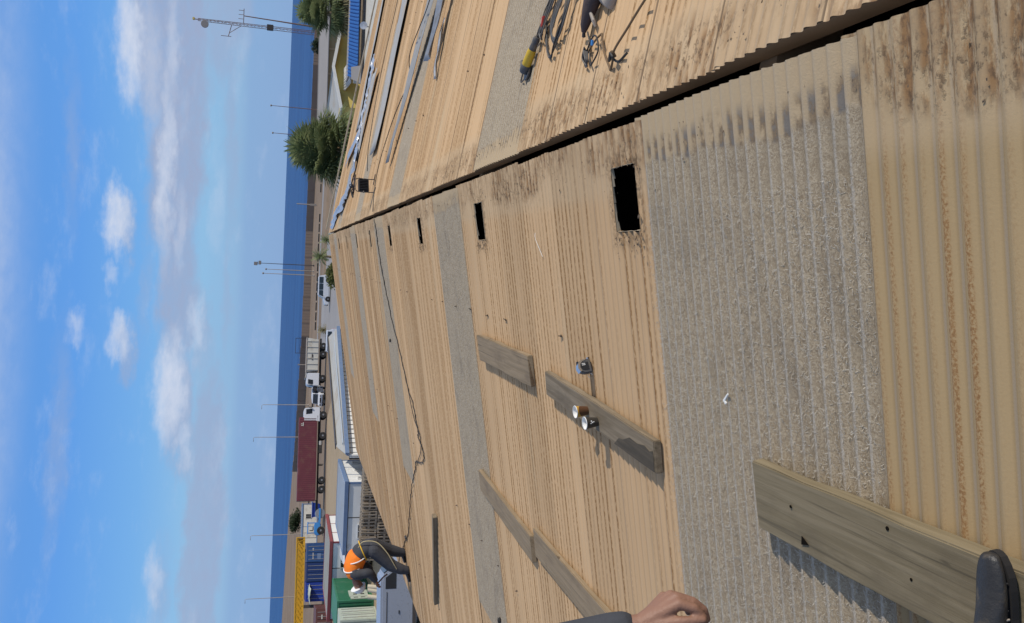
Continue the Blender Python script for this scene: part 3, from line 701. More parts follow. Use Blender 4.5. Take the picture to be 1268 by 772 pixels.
cb2 = MB().tube(bez([LP(2.96, 14.2, .02), LP(3.2, 13.95, .03), LP(3.45, 13.8, .02), LP(3.62, 13.35, .02), LP(3.9, 13.5, .02), LP(4.15, 13.95, .02), LP(4.3, 14.15, .02)], 7), .006, 6).build('side_loop', 'cable_black', cb, smooth=True)
pl = thing('cable_plug', 'small dark plug joint on the cable near the worker', 'plug'); on_left(pl, 6.72, 17.58, .015, R(60))
MB().box((0, 0, .02), (.10, .045, .04), taper=.8).build('plug_body', 'black_plastic', pl, bevel=.006); MB().tube([(.05, 0, .02), (.10, 0, .012)], .012, 8).build('strain_relief', 'cable_black', pl, smooth=True)
for k, (d, y, lb) in enumerate([(2.33, 16.0, 'dark pebble-like lump on the middle rooflight strip of the left slope'), (4.65, 8.65, 'small dark lump on the grey strip near the bottom edge')]):
    rb = random.Random(k); bm_ = bmesh.new(); bmesh.ops.create_icosphere(bm_, subdivisions=2, radius=.035)
    for v in bm_.verts: v.co *= rb.uniform(.7, 1.2); v.co.z *= .6
    me = bpy.data.meshes.new('debris_lump'); bm_.to_mesh(me); bm_.free(); me.materials.append(MATS['chassis']); o = bpy.data.objects.new('debris_lump', me); C.objects.link(o); tag(o, lb, 'debris'); on_left(o, d, y, .02, 0)

# ------------------------------------------------------------------ things on the right slope
def loose_sheet(label, quad, lift, mat, n=10, amp=.008, curl=0, seed=0, group='loose sheets on the right slope'):
    """torn-off sheet: quad of (d,y) corners [a0,a1,b1,b0] with a lift for each corner; ribs run along its length a0->a1"""
    rn = random.Random(seed); ns = 40; nl = 16; vs = []; fs = []
    for i in range(nl + 1):
        u = i / nl
        for j in range(ns + 1):
            v = j / ns
            d = (quad[0][0] * (1 - u) + quad[1][0] * u) * (1 - v) + (quad[3][0] * (1 - u) + quad[2][0] * u) * v
            y = (quad[0][1] * (1 - u) + quad[1][1] * u) * (1 - v) + (quad[3][1] * (1 - u) + quad[2][1] * u) * v
            t = (lift[0] * (1 - u) + lift[1] * u) * (1 - v) + (lift[3] * (1 - u) + lift[2] * u) * v
            t += amp * math.sin(v * n * 2 * math.pi) + .018 + curl * (2 * v - 1) ** 2 + .012 * math.sin(u * 5 + seed) + .010 * math.sin(u * 11 + v * 6 + seed)
            vs.append(RP(d, y, t))
    for i in range(nl):
        for j in range(ns): a = i * (ns + 1) + j; fs.append((a, a + 1, a + ns + 2, a + ns + 1))
    o = MB().add(vs, fs).build('loose_sheet', mat, smooth='all')
    so_ = o.modifiers.new('s', 'SOLIDIFY'); so_.thickness = .003
    return tag(o, label, 'sheet', group)
loose_sheet('long grey loose sheet propped up over the nearest far strip, casting a dark shadow', [(.85, 15.3), (3.5, 13.3), (3.5, 12.55), (.88, 15.05)], [.05, .16, .13, .04], 'galv_matt', 5, .006, 0, 1)
loose_sheet('curled bright metal sheet lying at the picture edge beside the propped sheet', [(1.95, 12.0), (3.6, 11.6), (3.6, 11.25), (2.0, 11.75)], [.10, .16, .12, .08], 'galv', 3, .006, .04, 2)
loose_sheet('torn bright strip under the curled metal sheet', [(1.62, 11.5), (2.5, 11.7), (2.5, 11.55), (1.64, 11.42)], [.02, .05, .05, .02], 'galv', 1, .004, .01, 12)
loose_sheet('long pale sheet lying along the middle strip with a dark raised edge', [(1.5, 19.7), (6.2, 19.9), (6.2, 18.5), (1.5, 18.6)], [.05, .06, .06, .05], 'galv_matt', 9, .006, 0, 3)
loose_sheet('short narrow grey sheet with a dark edge on the right slope beyond the middle strip', [(1.9, 25.1), (4.4, 24.6), (4.35, 23.4), (1.9, 24.6)], [.05, .07, .06, .04], 'galv_matt', 5, .006, 0, 4)
loose_sheet('grey sheet lying along the far verge of the right slope', [(3.3, 28.8), (9.0, 29.6), (9.0, 28.3), (3.3, 27.6)], [.01, .01, .05, .04], 'galv_matt', 6, .006, 0, 5)
loose_sheet('small silver offcut crossing the crumpled foil by the far verge', [(2.2, 29.6), (2.75, 25.0), (3.1, 25.2), (2.6, 30.0)], [.05, .06, .06, .05], 'foil', 3, .006, .01, 6)
# crumpled foil insulation strip
rb = random.Random(8); fp = bez([(.3, 30.6, 0), (.66, 28.6, 0), (.84, 26.6, 0), (1.11, 25.6, 0), (1.56, 25.1, 0), (1.96, 24.7, 0), (2.4, 25.5, 0), (2.9, 25.5, 0), (3.7, 25.9, 0), (4.4, 25.9, 0), (5.3, 26.4, 0)], 6)
vs = []; fs = []
for i, p in enumerate(fp):
    tn = (fp[min(i + 1, len(fp) - 1)] - fp[max(i - 1, 0)]).normalized(); nn = Vector((-tn.y, tn.x, 0))
    for j in range(7):
        o_ = (j / 6 - .5) * (.34 + .10 * math.sin(i * .7)); q = p + nn * o_ * Vector((1, 1, 0)).length
        vs.append(RP(q.x, q.y, .03 + rb.uniform(0, .075) + .04 * (1 - abs(j - 3) / 3)))
    if i: fs += [((i - 1) * 7 + j, (i - 1) * 7 + j + 1, i * 7 + j + 1, i * 7 + j) for j in range(6)]
fo = MB().add(vs, fs).build('foil_strip', 'foil'); tag(fo, 'crumpled silver foil strip trailing down the far verge of the right slope', 'foil')
# twisted debris near the foil
dbr = thing('wire_tangle', 'small tangle of dark wire and rag beside the foil strip', 'debris', RP(.95, 23.6, .01))
rb = random.Random(4)
MB().tube(bez([(rb.uniform(-.22, .22), rb.uniform(-.45, .45), rb.uniform(.01, .12)) for _ in range(12)], 6), .012, 6).build('wire', 'cable_black', dbr, smooth=True)
MB().tube(bez([(rb.uniform(-.15, .4), rb.uniform(-.9, .3), rb.uniform(.01, .05)) for _ in range(7)], 6), .02, 6).build('rag', 'bag_brown', dbr, smooth=True)
# work floodlight on a tubular stand
fl = thing('work_floodlight', 'black work floodlight on a tubular stand on the right slope near the ridge', 'floodlight', RP(.62, 17.35, .012), R(212)); fl.scale = (.85, .85, .85)
MB().box((0, -.02, .27), (.34, .075, .25)).build('lamp_housing', 'black_plastic', fl, bevel=.012)
MB().box((0, -.062, .27), (.29, .012, .20)).build('front_glass', 'glass', fl, bevel=.004)
for k in range(7): MB().box((-.135 + k * .045, .035, .27), (.008, .04, .20)).build('cooling_fin', 'black_plastic', fl)
MB().tube(bez([(-.19, .0, .02), (-.19, -.01, .15), (-.19, 0, .40), (-.12, 0, .46), (.12, 0, .46), (.19, 0, .40), (.19, -.01, .15), (.19, 0, .02)], 5), .011, 8).build('stand_frame', 'steel_dark', fl, smooth=True)
for s_ in (-1, 1): MB().tube([(s_ * .19, -.2, .012), (s_ * .19, .2, .012)], .011, 8).build('foot_bar', 'steel_dark', fl, smooth=True)
MB().tube([(-.19, .0, .27), (-.16, 0, .27)], .02, 8).build('tilt_knob', 'steel_dark', fl); MB().tube([(.16, .0, .27), (.21, 0, .27)], .02, 8).build('tilt_knob', 'steel_dark', fl)
# floodlight lead
cr = [(4.3, 10.2), (3.25, 12.42), (2.98, 13.17), (2.59, 14.24), (2.32, 14.97), (2.11, 15.79), (1.84, 16.53), (1.3, 17.31), (.82, 17.45), (.55, 17.25), (.30, 17.0), (.06, 16.6)]
o = MB().tube(bez([RP(d, y, .17 if 11 < y < 14.4 and d > 2.4 else .015) for d, y in cr], 7), .008, 6).build('floodlight_lead', 'cable_black', smooth=True); tag(o, 'thin dark lead running over the loose sheets to the floodlight', 'cable')
o = MB().tube(bez([RP(8, 20.6, .09), RP(6, 22.0, .03), RP(4.4, 22.4, .03), RP(3.2, 22.3, .02), RP(1.9, 21.4, .02), RP(1.2, 20.2, .02)], 8), .008, 6).build('roof_cable', 'cable_black', smooth=True); tag(o, 'thin dark cable across tan sheets between the pale loose sheets', 'cable')
# angle grinder with its bundled lead
def tuber(ps, r, nm, mat, par, t=None): return MB().tube(bez(ps, 8), r, 7).build(nm, mat, par, smooth=True)
gr = thing('angle_grinder', 'yellow and grey angle grinder lying on the edge of the right rooflight strip', 'power tool'); on_right(gr, .655, 6.25, .0, R(-42))
# local x runs along the tool from the head to the tail
MB().lathe([(.030, -.01), (.036, 0), (.038, .03), (.036, .05), (.026, .062)], 18, mat=Matrix.Rotation(R(90), 3, 'Y'), c=(-.02, 0, .05)).build('gear_head', 'tool_grey', gr, smooth=True)
MB().lathe([(.033, .0), (.036, .01), (.035, .10), (.031, .13)], 18, mat=Matrix.Rotation(R(90), 3, 'Y'), c=(.035, 0, .05)).build('motor_housing', 'tool_yellow', gr, smooth=True)
MB().lathe([(.028, .0), (.026, .05), (.028, .09), (.02, .11)], 16, mat=Matrix.Rotation(R(90), 3, 'Y'), c=(.16, 0, .05)).build('rear_handle', 'tool_grey', gr, smooth=True)
MB().lathe([(.012, 0), (.055, .001), (.057, .006), (.012, .008)], 26, c=(-.02, .0, .008)).build('cutting_disc', 'steel_dark', gr)
MB().lathe([(.060, 0), (.062, .012), (.058, .014)], 26, c=(-.022, .0, .016)).build('disc_guard', 'tool_grey', gr)
MB().tube([(-.02, .04, .055), (-.02, .08, .06), (-.02, .15, .055)], [.009, .014, .013], 10).build('side_handle', 'tool_grey', gr, smooth=True)
MB().tube([(.27, 0, .05), (.31, .0, .035)], .009, 8).build('cord_sleeve', 'cable_black', gr, smooth=True)
ld = thing('power_lead', 'looped dark bundle of power leads with an orange plug beside the grinder', 'cable', RP(.92, 5.75, .01))
rb = random.Random(31)
def rl(pts): return [RP(d, y, t) - RP(.92, 5.75, .01) for d, y, t in pts]
tuber(rl([(.86, 6.0, .035), (.93, 6.02, .05), (1.03, 6.0, .05), (1.15, 5.9, .04), (1.3, 5.8, .04)]), .007, 'lead', 'cable_black', ld)
tuber(rl([(.60, 6.32, .02), (.60, 6.42, .02), (.70, 6.34, .03), (.80, 6.2, .03), (.92, 6.12, .04), (1.06, 6.02, .03), (1.2, 5.95, .03)]), .0055, 'lead', 'cable_grey', ld)
for q in range(7):
    a, b_ = rb.uniform(.98, 1.25), rb.uniform(-.06, .06)
    tuber(rl([(1.25 + b_, 5.9 + b_, .03), (.95 + b_ * .6, 6.05 - q * .02, .05), (.84 + b_ * .3, 6.0 - q * .012, .03 + q * .006), (.92 + b_, 5.9, .06), (1.2, 5.75 + b_, .05)]), .0055, 'lead', rb.choice(('cable_grey', 'cable_black')), ld)
for q in range(8):
    b_ = rb.uniform(-.05, .05)
    tuber(rl([(1.15 + b_, 5.6 + b_, .04), (.85 + b_, 5.72 + b_, .05), (.70 + abs(b_), 5.62 + b_ * .6, .03), (.78 + b_, 5.46 + b_ * .5, .05), (1.0 + b_, 5.38 + b_, .06), (1.2, 5.45 + b_, .04)]), .0055, 'lead', rb.choice(('cable_grey', 'cable_grey', 'cable_black')), ld)
tuber(rl([(.95, 5.95, .03), (.75, 5.85, .02), (.63, 5.70, .02), (.62, 5.66, .02), (.68, 5.55, .05), (.85, 5.40, .06), (1.05, 5.3, .05)]), .006, 'lead', 'cable_black', ld)
tuber(rl([(1.0, 5.97, .04), (.82, 5.92, .02), (.64, 5.74, .02), (.66, 5.60, .03), (.80, 5.5, .04), (1.1, 5.55, .04)]), .0055, 'lead', 'cable_grey', ld)
MB().bar(*rl([(.90, 5.97, .05), (.98, 5.96, .06)]), .028, .028).build('orange_plug', 'tool_red', ld, bevel=.006)
# dark drill bag / tool with coiled rope
dr = thing('drill', 'dark brown drill with coiled flex lying at the picture edge on the right slope', 'power tool', RP(.62, 4.90, .0))
def dl(pts): return [RP(d, y, t) - RP(.62, 4.90, .0) for d, y, t in pts]
MB().tube(dl([(.60, 4.93, .045), (.64, 4.92, .05), (.68, 4.88, .058), (.76, 4.84, .062), (.86, 4.78, .062), (.95, 4.74, .05)]), [.014, .028, .036, .052, .055, .035], 16).build('motor_housing', 'bag_brown', dr, smooth=True)
MB().tube(dl([(.605, 4.945, .04), (.585, 4.96, .03)]), [.010, .012], 10).build('chuck', 'steel_dark', dr, smooth=True)
MB().tube(dl([(.70, 4.84, .06), (.64, 4.80, .04), (.61, 4.80, .02)]), [.010, .012, .008], 8).build('strap', 'pole_pale', dr, smooth=True)
MB().tube(dl([(.80, 4.76, .03), (.74, 4.66, .022), (.70, 4.62, .02), (.80, 4.55, .02)]), [.045, .05, .05, .04], 12).build('side_grip', 'pole_pale', dr, smooth=True)
tuber(dl([(.60, 4.90, .03), (.52, 4.84, .02), (.45, 4.80, .02), (.37, 4.74, .02), (.36, 4.68, .03), (.42, 4.62, .03), (.50, 4.66, .04), (.53, 4.74, .04), (.47, 4.83, .03), (.41, 4.84, .02)]), .005, 'flex', 'cable_black', dr)
for q in range(5): tuber(dl([(.47 + q * .004, 4.85 - q * .005, .02 + q * .008), (.42, 4.87 - q * .006, .02 + q * .006), (.37, 4.82 - q * .006, .02), (.40, 4.78, .03 + q * .004), (.46, 4.82, .03 + q * .006)]), .0045, 'flex', 'cable_grey', dr)
tuber(dl([(.45, 4.86, .02), (.50, 4.72, .03), (.53, 4.66, .02)]), .006, 'flex', 'rope_brown', dr)
MB().box(dl([(.48, 4.70, .05)])[0], (.03, .014, .012)).build('blue_tag', 'machine_blue', dr)
rp = thing('rope', 'knotted brown rope running up to the picture edge on the right slope', 'rope', RP(.3, 4.3, 0))
def rr(pts): return [RP(d, y, t) - RP(.3, 4.3, 0) for d, y, t in pts]
tuber(rr([(.52, 4.62, .03), (.40, 4.55, .015), (.29, 4.42, .012), (.265, 4.385, .012), (.30, 4.33, .03), (.34, 4.28, .05), (.42, 4.15, .05), (.50, 4.02, .05), (.62, 3.85, .04)]), .0065, 'strand', 'rope_brown', rp)
tuber(rr([(.30, 4.34, .04), (.325, 4.31, .06), (.30, 4.28, .05), (.315, 4.34, .03), (.28, 4.26, .02), (.31, 4.18, .012)]), .007, 'knot', 'cable_black', rp)
tuber(rr([(.30, 4.36, .04), (.33, 4.30, .055), (.31, 4.30, .03)]), .010, 'knot', 'rope_brown', rp)

# ------------------------------------------------------------------ people
def skin(name, joints, edges, mat, parent=None, sub=2, root=0, voxel=.009):
    """one continuous surface grown round a skeleton: tapered limbs and round joints fused by a voxel remesh"""
    mb = MB()
    for i, j in enumerate(joints):
        r = j[1]; c = Vector(j[0]); n = 12
        prof = [(r * .995 * math.sin(math.pi * q / 8), -r * .995 * math.cos(math.pi * q / 8)) for q in range(1, 8)]
        mb.lathe(prof, n, c)
    for a_, b_ in edges:
        p, q = Vector(joints[a_][0]), Vector(joints[b_][0]); mb.tube([p, p.lerp(q, .5), q], [joints[a_][1], (joints[a_][1] + joints[b_][1]) / 2, joints[b_][1]], 12)
    o = mb.build(name, mat, parent, smooth='all')
    rm = o.modifiers.new('remesh', 'REMESH'); rm.mode = 'VOXEL'; rm.voxel_size = voxel; rm.use_smooth_shade = True
    sm = o.modifiers.new('smooth', 'SMOOTH'); sm.iterations = 5; sm.factor = .5
    return o
def chain(n, start=0): return [(i, i + 1) for i in range(start, start + n - 1)]
def ellip(name, c, r, mat, parent, cut=None, rot=None, seg=18):
    bm_ = bmesh.new(); bmesh.ops.create_uvsphere(bm_, u_segments=seg, v_segments=seg // 2 + 3, radius=1)
    if cut is not None: bmesh.ops.delete(bm_, geom=[v for v in bm_.verts if v.co.z < cut], context='VERTS')
    for v in bm_.verts:
        q = Vector((v.co.x * r[0], v.co.y * r[1], v.co.z * r[2]))
        if rot: q = rot @ q
        v.co = q + Vector(c)
    me = bpy.data.meshes.new(name); bm_.to_mesh(me); bm_.free(); me.materials.append(MATS[mat]); me.polygons.foreach_set('use_smooth', [True] * len(me.polygons))
    o = bpy.data.objects.new(name, me); C.objects.link(o); o.parent = parent; return o
def boot(parent, heel, toe, ankle_top, width=.10, scale=1.0, mat='boot_leather'):
    """boot as a lofted shape from heel to toe with a sole and a shaft"""
    h = Vector(heel); t = Vector(toe); d = (t - h); L = d.length; d.normalize(); up = (Vector(ankle_top) - h).normalized(); up = (up - d * up.dot(d)).normalized(); sd_ = d.cross(up)
    st = [(-.03, .30, .10), (.05, .38, .11), (.22, .42, .115), (.42, .42, .085), (.62, .50, .062), (.80, .50, .052), (.94, .36, .045), (1.0, .22, .034)]
    vs = []; fs = []; n = 10
    for u, wv, hv in st:
        for k in range(n):
            a = 2 * math.pi * k / n; x = math.cos(a) * wv * width; z = max(0, (math.sin(a) * .5 + .5)) * hv * scale
            vs.append(h + d * u * L + sd_ * x + up * (z + .012 * scale))
    for i in range(len(st) - 1): fs += [(i * n + k, i * n + (k + 1) % n, (i + 1) * n + (k + 1) % n, (i + 1) * n + k) for k in range(n)]
    fs += [list(range(n))[::-1], list(range((len(st) - 1) * n, len(st) * n))]
    b = MB().add(vs, fs).build('boot', mat, parent, smooth='all'); sb = b.modifiers.new('sub', 'SUBSURF'); sb.levels = 2; sb.render_levels = 2
    vs = []
    out = [(-.05, .22), (-.02, .31), (.1, .39), (.25, .40), (.42, .38), (.55, .43), (.68, .46), (.8, .45), (.9, .36), (.97, .24), (1.0, .11), (1.005, .0)]
    ring = [(u, a) for u, a in out] + [(u, -a) for u, a in out[-2::-1]]
    vs = [h + d * u * L + sd_ * a * width + up * z for z in (0, .022 * scale) for u, a in ring]; m = len(ring)
    MB().add(vs, [list(range(m))[::-1], list(range(m, 2 * m))] + [(i, (i + 1) % m, m + (i + 1) % m, m + i) for i in range(m)]).build('sole', 'boot_sole', b)
    a0 = h + d * .20 * L + up * .07 * scale; MB().tube([a0, a0 + (Vector(ankle_top) - a0) * .5, Vector(ankle_top)], [.058 * scale, .052 * scale, .056 * scale], 12).build('boot_shaft', mat, b, smooth=True)
    return b, (h, d, up, sd_, L)
def hand(parent_list, wrist, direction, palm_n, curl, size=1.0, thumb_side=1):
    """returns joints and edges of a hand to be joined to a body skeleton: palm plus five bent fingers"""
    W_ = Vector(wrist); d = Vector(direction).normalized(); n = Vector(palm_n); n = (n - d * n.dot(d)).normalized(); s = d.cross(n) * thumb_side
    J = []; E = []
    return W_, d, n, s

# worker at the eave, bent over to the left
wk = (-6.70, 18.15, 4.30)
def V(x, y, z): return (x, y, z)
J = [(V(-6.30, 18.15, 5.10), .125), (V(-6.38, 18.15, 5.28), .125), (V(-6.60, 18.13, 5.40), .135), (V(-6.80, 18.11, 5.41), .09), (V(-6.91, 18.10, 5.39), .052), (V(-6.97, 18.09, 5.355), .075), (V(-7.05, 18.08, 5.30), .092), (V(-7.10, 18.075, 5.245), .07),
     # legs
     (V(-6.30, 18.29, 5.02), .10), (V(-6.44, 18.36, 4.68), .078), (V(-6.49, 18.37, 4.50), .062), (V(-6.51, 18.37, 4.40), .045),
     (V(-6.32, 18.02, 5.02), .10), (V(-6.62, 17.97, 4.68), .078), (V(-6.70, 17.95, 4.48), .062), (V(-6.73, 17.95, 4.37), .045),
     # arms
     (V(-6.74, 18.30, 5.38), .062), (V(-6.76, 18.36, 5.12), .05), (V(-6.95, 18.22, 4.98), .036), (V(-7.02, 18.19, 4.95), .034),
     (V(-6.76, 17.92, 5.37), .062), (V(-6.72, 17.86, 5.12), .05), (V(-6.92, 17.98, 4.98), .036), (V(-6.99, 18.01, 4.95), .034)]
E_ = [(0, 1), (1, 2), (2, 3), (3, 4), (4, 5), (5, 6), (6, 7), (0, 8), (8, 9), (9, 10), (10, 11), (0, 12), (12, 13), (13, 14), (14, 15), (3, 16), (16, 17), (17, 18), (18, 19), (3, 20), (20, 21), (21, 22), (22, 23)]
# fingers for both hands
for wi_, sgn in ((19, 1), (23, -1)):
    wx, wy, wz = J[wi_][0]
    for k, (fy, L_) in enumerate(((-.03, .06), (-.01, .075), (.012, .07), (.03, .055))):
        i = len(J); J += [(V(wx - .045, wy + fy, wz - .015), .011), (V(wx - .045 - L_ * .6, wy + fy, wz - .05), .010), (V(wx - .045 - L_ * .5, wy + fy * .9, wz - .085), .009)]
        E_ += [(wi_, i), (i, i + 1), (i + 1, i + 2)]
    i = len(J); J += [(V(wx - .01, wy - sgn * .045, wz - .02), .012), (V(wx - .045, wy - sgn * .05, wz - .05), .010)]; E_ += [(wi_, i), (i, i + 1)]
J = [((p[0] - wk[0], p[1] - wk[1], p[2] - wk[2]), *r) for p, *r in J]
worker = skin('person', J, E_, 'skin', voxel=.008); worker.location = wk
worker.scale = (1.07, 1.07, 1.07); tag(worker, 'worker in dark workwear, orange vest and white helmet bending over at the eave', 'person')
def sub(idx, grow, edges, name, mat, extra=None, root=0):
    jj = []
    for q in idx:
        p, r = J[q][0], J[q][1]; jj.append((p, r * grow[0] + grow[1]))
    if extra: jj = extra(jj)
    return skin(name, jj, edges, mat, worker, 2, root, .012)
sub([0, 1, 8, 9, 10, 11, 12, 13, 14, 15], (1.18, .034), [(0, 1), (0, 2), (2, 3), (3, 4), (4, 5), (0, 6), (6, 7), (7, 8), (8, 9)], 'trousers', 'workwear')
def loft(name, rings, mat, parent, n=16):
    '''rings: centre, half-width across (y), half-thickness; cross-sections follow the line of centres'''
    vs = []; fs = []; cs = [Vector(r[0]) - Vector(wk) for r in rings]
    for i, (c, hw, ht) in enumerate(rings):
        d = (cs[min(i + 1, len(cs) - 1)] - cs[max(i - 1, 0)]).normalized(); sy = Vector((0, 1, 0)); u = d.cross(sy).normalized()
        for k in range(n): a = 2 * math.pi * k / n; vs.append(cs[i] + sy * math.cos(a) * hw + u * math.sin(a) * ht)
        if i: fs += [((i - 1) * n + k, (i - 1) * n + (k + 1) % n, i * n + (k + 1) % n, i * n + k) for k in range(n)]
    fs += [list(range(n))[::-1], list(range((len(rings) - 1) * n, len(rings) * n))]
    o = MB().add(vs, fs).build(name, mat, parent, smooth='all'); sb = o.modifiers.new('sub', 'SUBSURF'); sb.levels = 1; sb.render_levels = 2; return o
loft('jacket', [((-6.27, 18.15, 5.00), .205, .165), ((-6.30, 18.15, 5.16), .215, .185), ((-6.40, 18.15, 5.30), .215, .18), ((-6.60, 18.13, 5.40), .21, .15), ((-6.76, 18.12, 5.43), .22, .125), ((-6.87, 18.105, 5.42), .12, .09), ((-6.91, 18.10, 5.40), .07, .065)], 'workwear', worker)
for q in ((16, 17, 18), (20, 21, 22)):
    P_ = [Vector(J[k][0]) for k in q]; sh = P_[0] + Vector((.04, (-.05 if q[0] == 16 else .05), .02))
    b_ = MB().tube(bez([sh, P_[0], P_[0].lerp(P_[1], .5), P_[1], P_[1].lerp(P_[2], .5), P_[2]], 3), [.115] * 3 + [.108] * 3 + [.096] * 3 + [.082] * 3 + [.068] * 3 + [.058], 12).build('sleeve', 'workwear', worker, smooth='all')
loft('vest', [((-6.40, 18.15, 5.30), .235, .198), ((-6.50, 18.145, 5.365), .248, .205), ((-6.62, 18.13, 5.405), .252, .20), ((-6.76, 18.12, 5.43), .25, .17), ((-6.85, 18.11, 5.43), .18, .115), ((-6.885, 18.105, 5.42), .12, .09)], 'hivis', worker)
def wl(p): return (p[0] - wk[0], p[1] - wk[1], p[2] - wk[2])
hr = Matrix.Rotation(R(-118), 3, 'Y')
ellip('helmet', wl((-7.07, 18.08, 5.295)), (.14, .122, .14), 'helmet', worker, -.12, hr)
MB().lathe([(.122, 0), (.158, .004), (.158, .010), (.122, .014)], 24, mat=hr, c=Vector(wl((-7.07, 18.08, 5.295))) + hr @ Vector((.015, 0, -.006))).build('helmet_brim', 'helmet', worker, smooth=True)
for x_, z_, hw, ht in ((-6.50, 5.365, .252, .209), (-6.68, 5.42, .256, .196)):
    MB().tube([wl((x_ + .012 * math.sin(a * math.pi / 12) * 0 - (.35 * ht * math.sin(a * math.pi / 12)), 18.135 + hw * math.cos(a * math.pi / 12), z_ + .93 * ht * math.sin(a * math.pi / 12))) for a in range(25)], .012, 6).build('reflective_strip', 'cup_white', worker, smooth=True)
# face: nose, eyes, ears
for nm, p, r in (('nose', (-7.06, 18.08, 5.19), .018), ('ear', (-7.01, 18.17, 5.31), .022), ('ear', (-7.01, 17.99, 5.31), .022)): ellip(nm, wl(p), (r, r * .8, r), 'skin', worker, seg=10)
for s_ in (-1, 1): ellip('eye', wl((-7.10, 18.08 + s_ * .032, 5.20)), (.010, .012, .010), 'black_plastic', worker, seg=8)
# harness: waist belt, back strap, hanging lanyard
def ring(c, r, tilt, wd, mat, nm):
    pts = [Vector(c) + Matrix.Rotation(tilt, 3, 'Y') @ Vector((r[0] * math.cos(a * math.pi / 12), r[1] * math.sin(a * math.pi / 12), 0)) for a in range(25)]
    MB().tube([wl(p) for p in pts], wd, 6).build(nm, mat, worker, smooth=True)
ring((-6.36, 18.15, 5.24), (.205, .215), R(-25), .012, 'strap_yellow', 'harness_belt')
MB().tube([wl(p) for p in bez([(-6.26, 18.05, 5.34), (-6.12, 17.98, 5.25), (-6.12, 17.92, 5.0), (-6.30, 17.86, 4.80), (-6.52, 17.84, 4.66), (-6.66, 17.85, 4.58)], 6)], .010, 7).build('lanyard', 'rope_cream', worker, smooth=True)
MB().tube([wl(p) for p in bez([(-6.30, 18.12, 5.40), (-6.46, 18.13, 5.51), (-6.60, 18.12, 5.585), (-6.74, 18.12, 5.575)], 6)], .02, 6).build('back_strap', 'hivis', worker, smooth=True)
for hl, to, tp in (((-6.44, 18.38, 0), (-6.73, 18.40, 0), (-6.50, 18.37, 4.52)), ((-6.66, 17.96, 0), (-6.96, 17.93, 0), (-6.72, 17.95, 4.50))):
    f = lambda p: (p[0] - wk[0], p[1] - wk[1], RZ - (RLx - p[0]) * math.tan(SL) + .012 - wk[2])
    boot(worker, f(hl), f(to), wl(tp), .115, 1.0)
tool = thing('pry_bar', 'rusty pry bar held in the hands of the bent worker', 'tool', (-6.98, 18.1, 4.9))
MB().tube(bez([(.06, .16, -.16), (.02, .08, -.06), (-.03, 0, .02), (-.06, -.10, .09), (-.09, -.14, .08)], 5), .016, 8).build('steel_bar', 'pole_rust', tool, smooth=True)

# squatting person just left of the camera: boot and hand reach into view
sq = (-1.45, 1.80, 5.20)
def sl(p): return (p[0] - sq[0], p[1] - sq[1], p[2] - sq[2])
PJ = [((-1.56, 1.86, 5.80), .15), ((-1.55, 1.88, 6.00), .14), ((-1.51, 1.91, 6.27), .15), ((-1.48, 1.93, 6.44), .10), ((-1.46, 1.94, 6.55), .055), ((-1.43, 1.94, 6.67), .085), ((-1.42, 1.94, 6.76), .095), ((-1.42, 1.94, 6.84), .07),
      ((-1.52, 1.75, 5.76), .105), ((-1.13, 1.71, 5.86), .08), ((-1.04, 1.725, 5.64), .062), ((-.965, 1.735, 5.47), .048),
      ((-1.54, 1.98, 5.74), .105), ((-1.40, 2.06, 5.32), .08), ((-1.66, 2.08, 5.29), .062), ((-1.84, 2.08, 5.25), .046),
      ((-1.44, 1.74, 6.40), .062), ((-1.42, 1.62, 6.12), .05), ((-1.26, 1.66, 5.98), .038), ((-1.20, 1.68, 5.96), .036),
      ((-1.43, 2.10, 6.42), .064), ((-1.09, 2.26, 6.52), .05), ((-.965, 2.128, 6.300), .034), ((-.945, 2.098, 6.215), .029)]
PE = [(0, 1), (1, 2), (2, 3), (3, 4), (4, 5), (5, 6), (6, 7), (0, 8), (8, 9), (9, 10), (10, 11), (0, 12), (12, 13), (13, 14), (14, 15), (3, 16), (16, 17), (17, 18), (18, 19), (3, 20), (20, 21), (21, 22), (22, 23)]
# visible hand: back of the hand up, knuckles bent, fingers hanging and folding back
hb = [((-.872, 2.050, 6.128), (-.880, 2.033, 6.090), (-.903, 2.027, 6.066), (-.926, 2.028, 6.058)),
      ((-.865, 2.074, 6.126), (-.872, 2.060, 6.082), (-.894, 2.052, 6.052), (-.920, 2.052, 6.040)),
      ((-.868, 2.098, 6.131), (-.876, 2.088, 6.088), (-.896, 2.080, 6.058), (-.920, 2.080, 6.046)),
      ((-.878, 2.119, 6.142), (-.886, 2.113, 6.106), (-.902, 2.106, 6.080), (-.922, 2.105, 6.070))]
for (b_, p_, d_, t_), k in zip(hb, (1, 1.03, 1, .88)):      # metacarpal, then three bones of each finger
    i = len(PJ); mc = Vector(PJ[23][0]).lerp(Vector(b_), .45)
    PJ += [(tuple(mc), .0215 * k), (b_, .0165 * k), (p_, .0135 * k), (d_, .0118 * k), (t_, .0100 * k)]; PE += [(23, i), (i, i + 1), (i + 1, i + 2), (i + 2, i + 3), (i + 3, i + 4)]
i = len(PJ); PJ += [((-.932, 2.062, 6.172), .021), ((-.916, 2.036, 6.128), .0165), ((-.908, 2.022, 6.092), .0130), ((-.906, 2.016, 6.072), .0110)]; PE += [(23, i), (i, i + 1), (i + 1, i + 2), (i + 2, i + 3)]
wx, wy, wz = PJ[19][0]
for k, fy in enumerate((-.03, -.01, .012, .03)):
    i = len(PJ); PJ += [((wx + .05, wy + fy, wz - .02), .011), ((wx + .08, wy + fy, wz - .05), .010), ((wx + .07, wy + fy, wz - .085), .009)]; PE += [(19, i), (i, i + 1), (i + 1, i + 2)]
